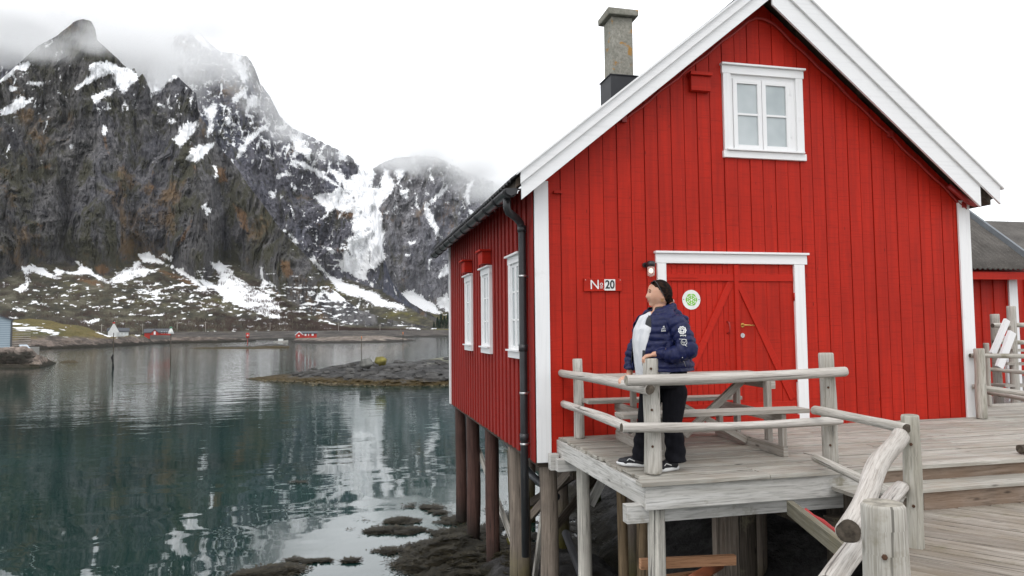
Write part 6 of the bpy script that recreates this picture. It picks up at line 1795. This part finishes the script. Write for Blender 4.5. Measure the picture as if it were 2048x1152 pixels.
# open cuffs read dark; collar lining
ln_ = Blob(); ln_.loft([((1320 - 1330) / 228., .0, z, r1, r2) for z, r1, r2 in ((.86, .232, .238), (1.0, .222, .232), (1.1, .210, .228), (1.2, .188, .214), (1.28, .162, .196), (1.325, .122, .155), (1.36, .086, .098), (1.40, .074, .082))], FRONT)
def lcut(c):
    a = math.atan2(c.y, c.x + .03) - FRONT; a = (a + pi) % (2 * pi) - pi
    return c.z < .88 or c.z > 1.395 or (-.60 < a < .42) or (c.z > 1.32 and -.9 < a < .75)
ln_.fuse('jacket_lining', M['lining'], .009, 4, cut=lcut, solid=.006)
m = MB(); m.tube([L(1296, 640, -.10), L(1290, 665, -.13), L(1287, 700, -.16), L(1290, 740, -.17)], .002, 6)
# ---- shoes
def shoe(heel, toe, name='shoe'):
    heel = Vector(heel); toe = Vector(toe); heel.z = toe.z = 0; f = (toe - heel).normalized(); Ls = .275; s_ = Vector((-f.y, f.x, 0))
    def ring(u, w_, h0, h1, n=14): return None
    b = Blob()
    b.cap(heel + f * .045 + Vector((0, 0, .048)), .038, heel + f * .12 + Vector((0, 0, .050)), .040); b.cap(heel + f * .10 + Vector((0, 0, .052)), .042, heel + f * .19 + Vector((0, 0, .040)), .037)
    b.cap(heel + f * .18 + s_ * .012 + Vector((0, 0, .038)), .036, heel + f * .235 + Vector((0, 0, .034)), .030); b.cap(heel + f * .18 - s_ * .012 + Vector((0, 0, .038)), .036, heel + f * .235 + Vector((0, 0, .034)), .030)
    b.cap(heel + f * .05 + Vector((0, 0, .07)), .034, heel + f * .085 + Vector((0, 0, .105)), .036)
    o_ = b.fuse(name, M['sneak'], .006, 3)
    m = MB(); pts = []
    for k in range(28):
        a = 2 * pi * k / 28; u = .137 + .142 * cos(a); w_ = .040 + .008 * cos(a - .3) ; v = w_ * sin(a) * (1.0 if cos(a) > -.2 else .9); pts.append(heel + f * u + s_ * v)
    n = len(m.v)
    for z, k_ in ((.0, .97), (.012, 1.02), (.030, 1.0)):
        c_ = heel + f * .137
        for q in pts: qq = c_ + (q - c_) * k_; u = (qq - heel).dot(f); m.v.append((qq.x, qq.y, z + (.012 * max(0, (u - .2) / .08) if z < .02 else .004 * max(0, (.06 - u) / .06))))
    for i in range(2):
        for k in range(28): m.face((n + i * 28 + k, n + i * 28 + (k + 1) % 28, n + (i + 1) * 28 + (k + 1) % 28, n + (i + 1) * 28 + k), None, True)
    m.face(list(range(n, n + 28))[::-1]); m.face(range(n + 56, n + 84)); so_ = m.build('sole', M['sole'], o_)
    m = MB()
    for k in range(5):
        c_ = heel + f * (.11 + .022 * k) + Vector((0, 0, .099 - .009 * k)); m.tube([c_ - s_ * .026 - Vector((0, 0, .010)), c_ + Vector((0, 0, .002)), c_ + s_ * .026 - Vector((0, 0, .010))], .003, 6)
    m.build('laces', M['lining'], o_)
    m = MB()
    for sd in (-1, 1): m.beam(heel + f * .10 + s_ * sd * .0435 + Vector((0, 0, .05)), heel + f * .15 + s_ * sd * .043 + Vector((0, 0, .068)), .002, .007); m.beam(heel + f * .15 + s_ * sd * .043 + Vector((0, 0, .068)), heel + f * .17 + s_ * sd * .042 + Vector((0, 0, .050)), .002, .006)
    m.build('stripe', M['sole'], o_)
    return o_
M['sneak'] = plain('sneaker', (.016, .016, .020), .6, .4, var=.6, scale=40); M['sole'] = plain('sneaker_sole', (.68, .68, .67), .6)
hA = L(1295, 934, .05); tA = L(1234, 930, .11); shoe(hA, tA)
hB = L(1357, 932, -.02); tB = L(1318, 944, -.13); shoe(hB, tB)
# ---- printed marks on the jacket, laid onto the cloth
bv = BVHTree.FromObject(jacket, bpy.context.evaluated_depsgraph_get())
PMI = Matrix.Rotation(-PA, 4, 'Z'); PMI.translation = P0; PMI = PMI.inverted()
def onto(px, py):
    o_ = PMI @ CO; d = (PMI @ (CO + ray(px, py))) - o_; h = bv.ray_cast(o_, d.normalized())
    return h[0] - d.normalized() * .003 if h[0] is not None else None
def stroke(m, pts, w_):
    q = [onto(*p) for p in pts]; q = [p for p in q if p is not None]
    if len(q) > 1: m.tube(q, w_, 6)
def circ(cx, cy, r, n=20, wob=0): return [(cx + (r + wob * cos(9 * a)) * cos(a), cy + (r + wob * cos(9 * a)) * sin(a)) for a in [2 * pi * k / n for k in range(n + 1)]]
m = MB(); stroke(m, circ(1364.5, 660.5, 7.0, 32, .8), .0042); stroke(m, circ(1364.5, 660.0, 4.6), .0022)
stroke(m, [(1361, 660), (1364.5, 657.5), (1368, 660)], .005); stroke(m, [(1361.5, 664), (1367.5, 664)], .004); stroke(m, [(1362, 661), (1362, 665)], .0028); stroke(m, [(1367, 661), (1367, 665)], .0028)
m.build('round_emblem', M['sign_white'], person)
m = MB()
for k in range(5): stroke(m, [(1360.5 + k * 2.4, 669.8), (1361.6 + k * 2.4, 673.0 - (k % 2)), (1362.2 + k * 2.4, 670)], .0026)
for k in range(7): stroke(m, [(1359 + k * 2.2, 677.6 + .2 * k), (1360 + k * 2.2, 678.6 + .2 * k)], .002)
m.build('sleeve_lettering', M['sign_white'], person)
m = MB(); stroke(m, circ(1368, 684.5, 5.8), .0022); stroke(m, [(1364.5, 683), (1366, 686), (1367.5, 683.5), (1369, 686), (1371, 683)], .0026); stroke(m, [(1366, 688), (1370, 688)], .002); stroke(m, [(1370, 690), (1374, 693)], .002)
m.build('round_emblem', M['sign_white'], person)
m = MB(); stroke(m, [(1326, 655), (1328, 652), (1329, 656)], .004); stroke(m, [(1323, 658.5), (1326, 657.5), (1331, 658)], .003)
for k in range(4): stroke(m, [(1322.5 + k * 2.4, 663.2), (1323.6 + k * 2.4, 660.2), (1324.2 + k * 2.4, 663)], .0026)
m.build('chest_mark', M['sign_white'], person)
m = MB(); stroke(m, [(1365, 715), (1368, 724), (1371, 733)], .003); m.build('zipper', M['steel'], person)
m = MB(); stroke(m, [(1351, 634), (1352, 660), (1349, 690), (1344, 700)], .0015); m.build('seam', M['lining'], person)
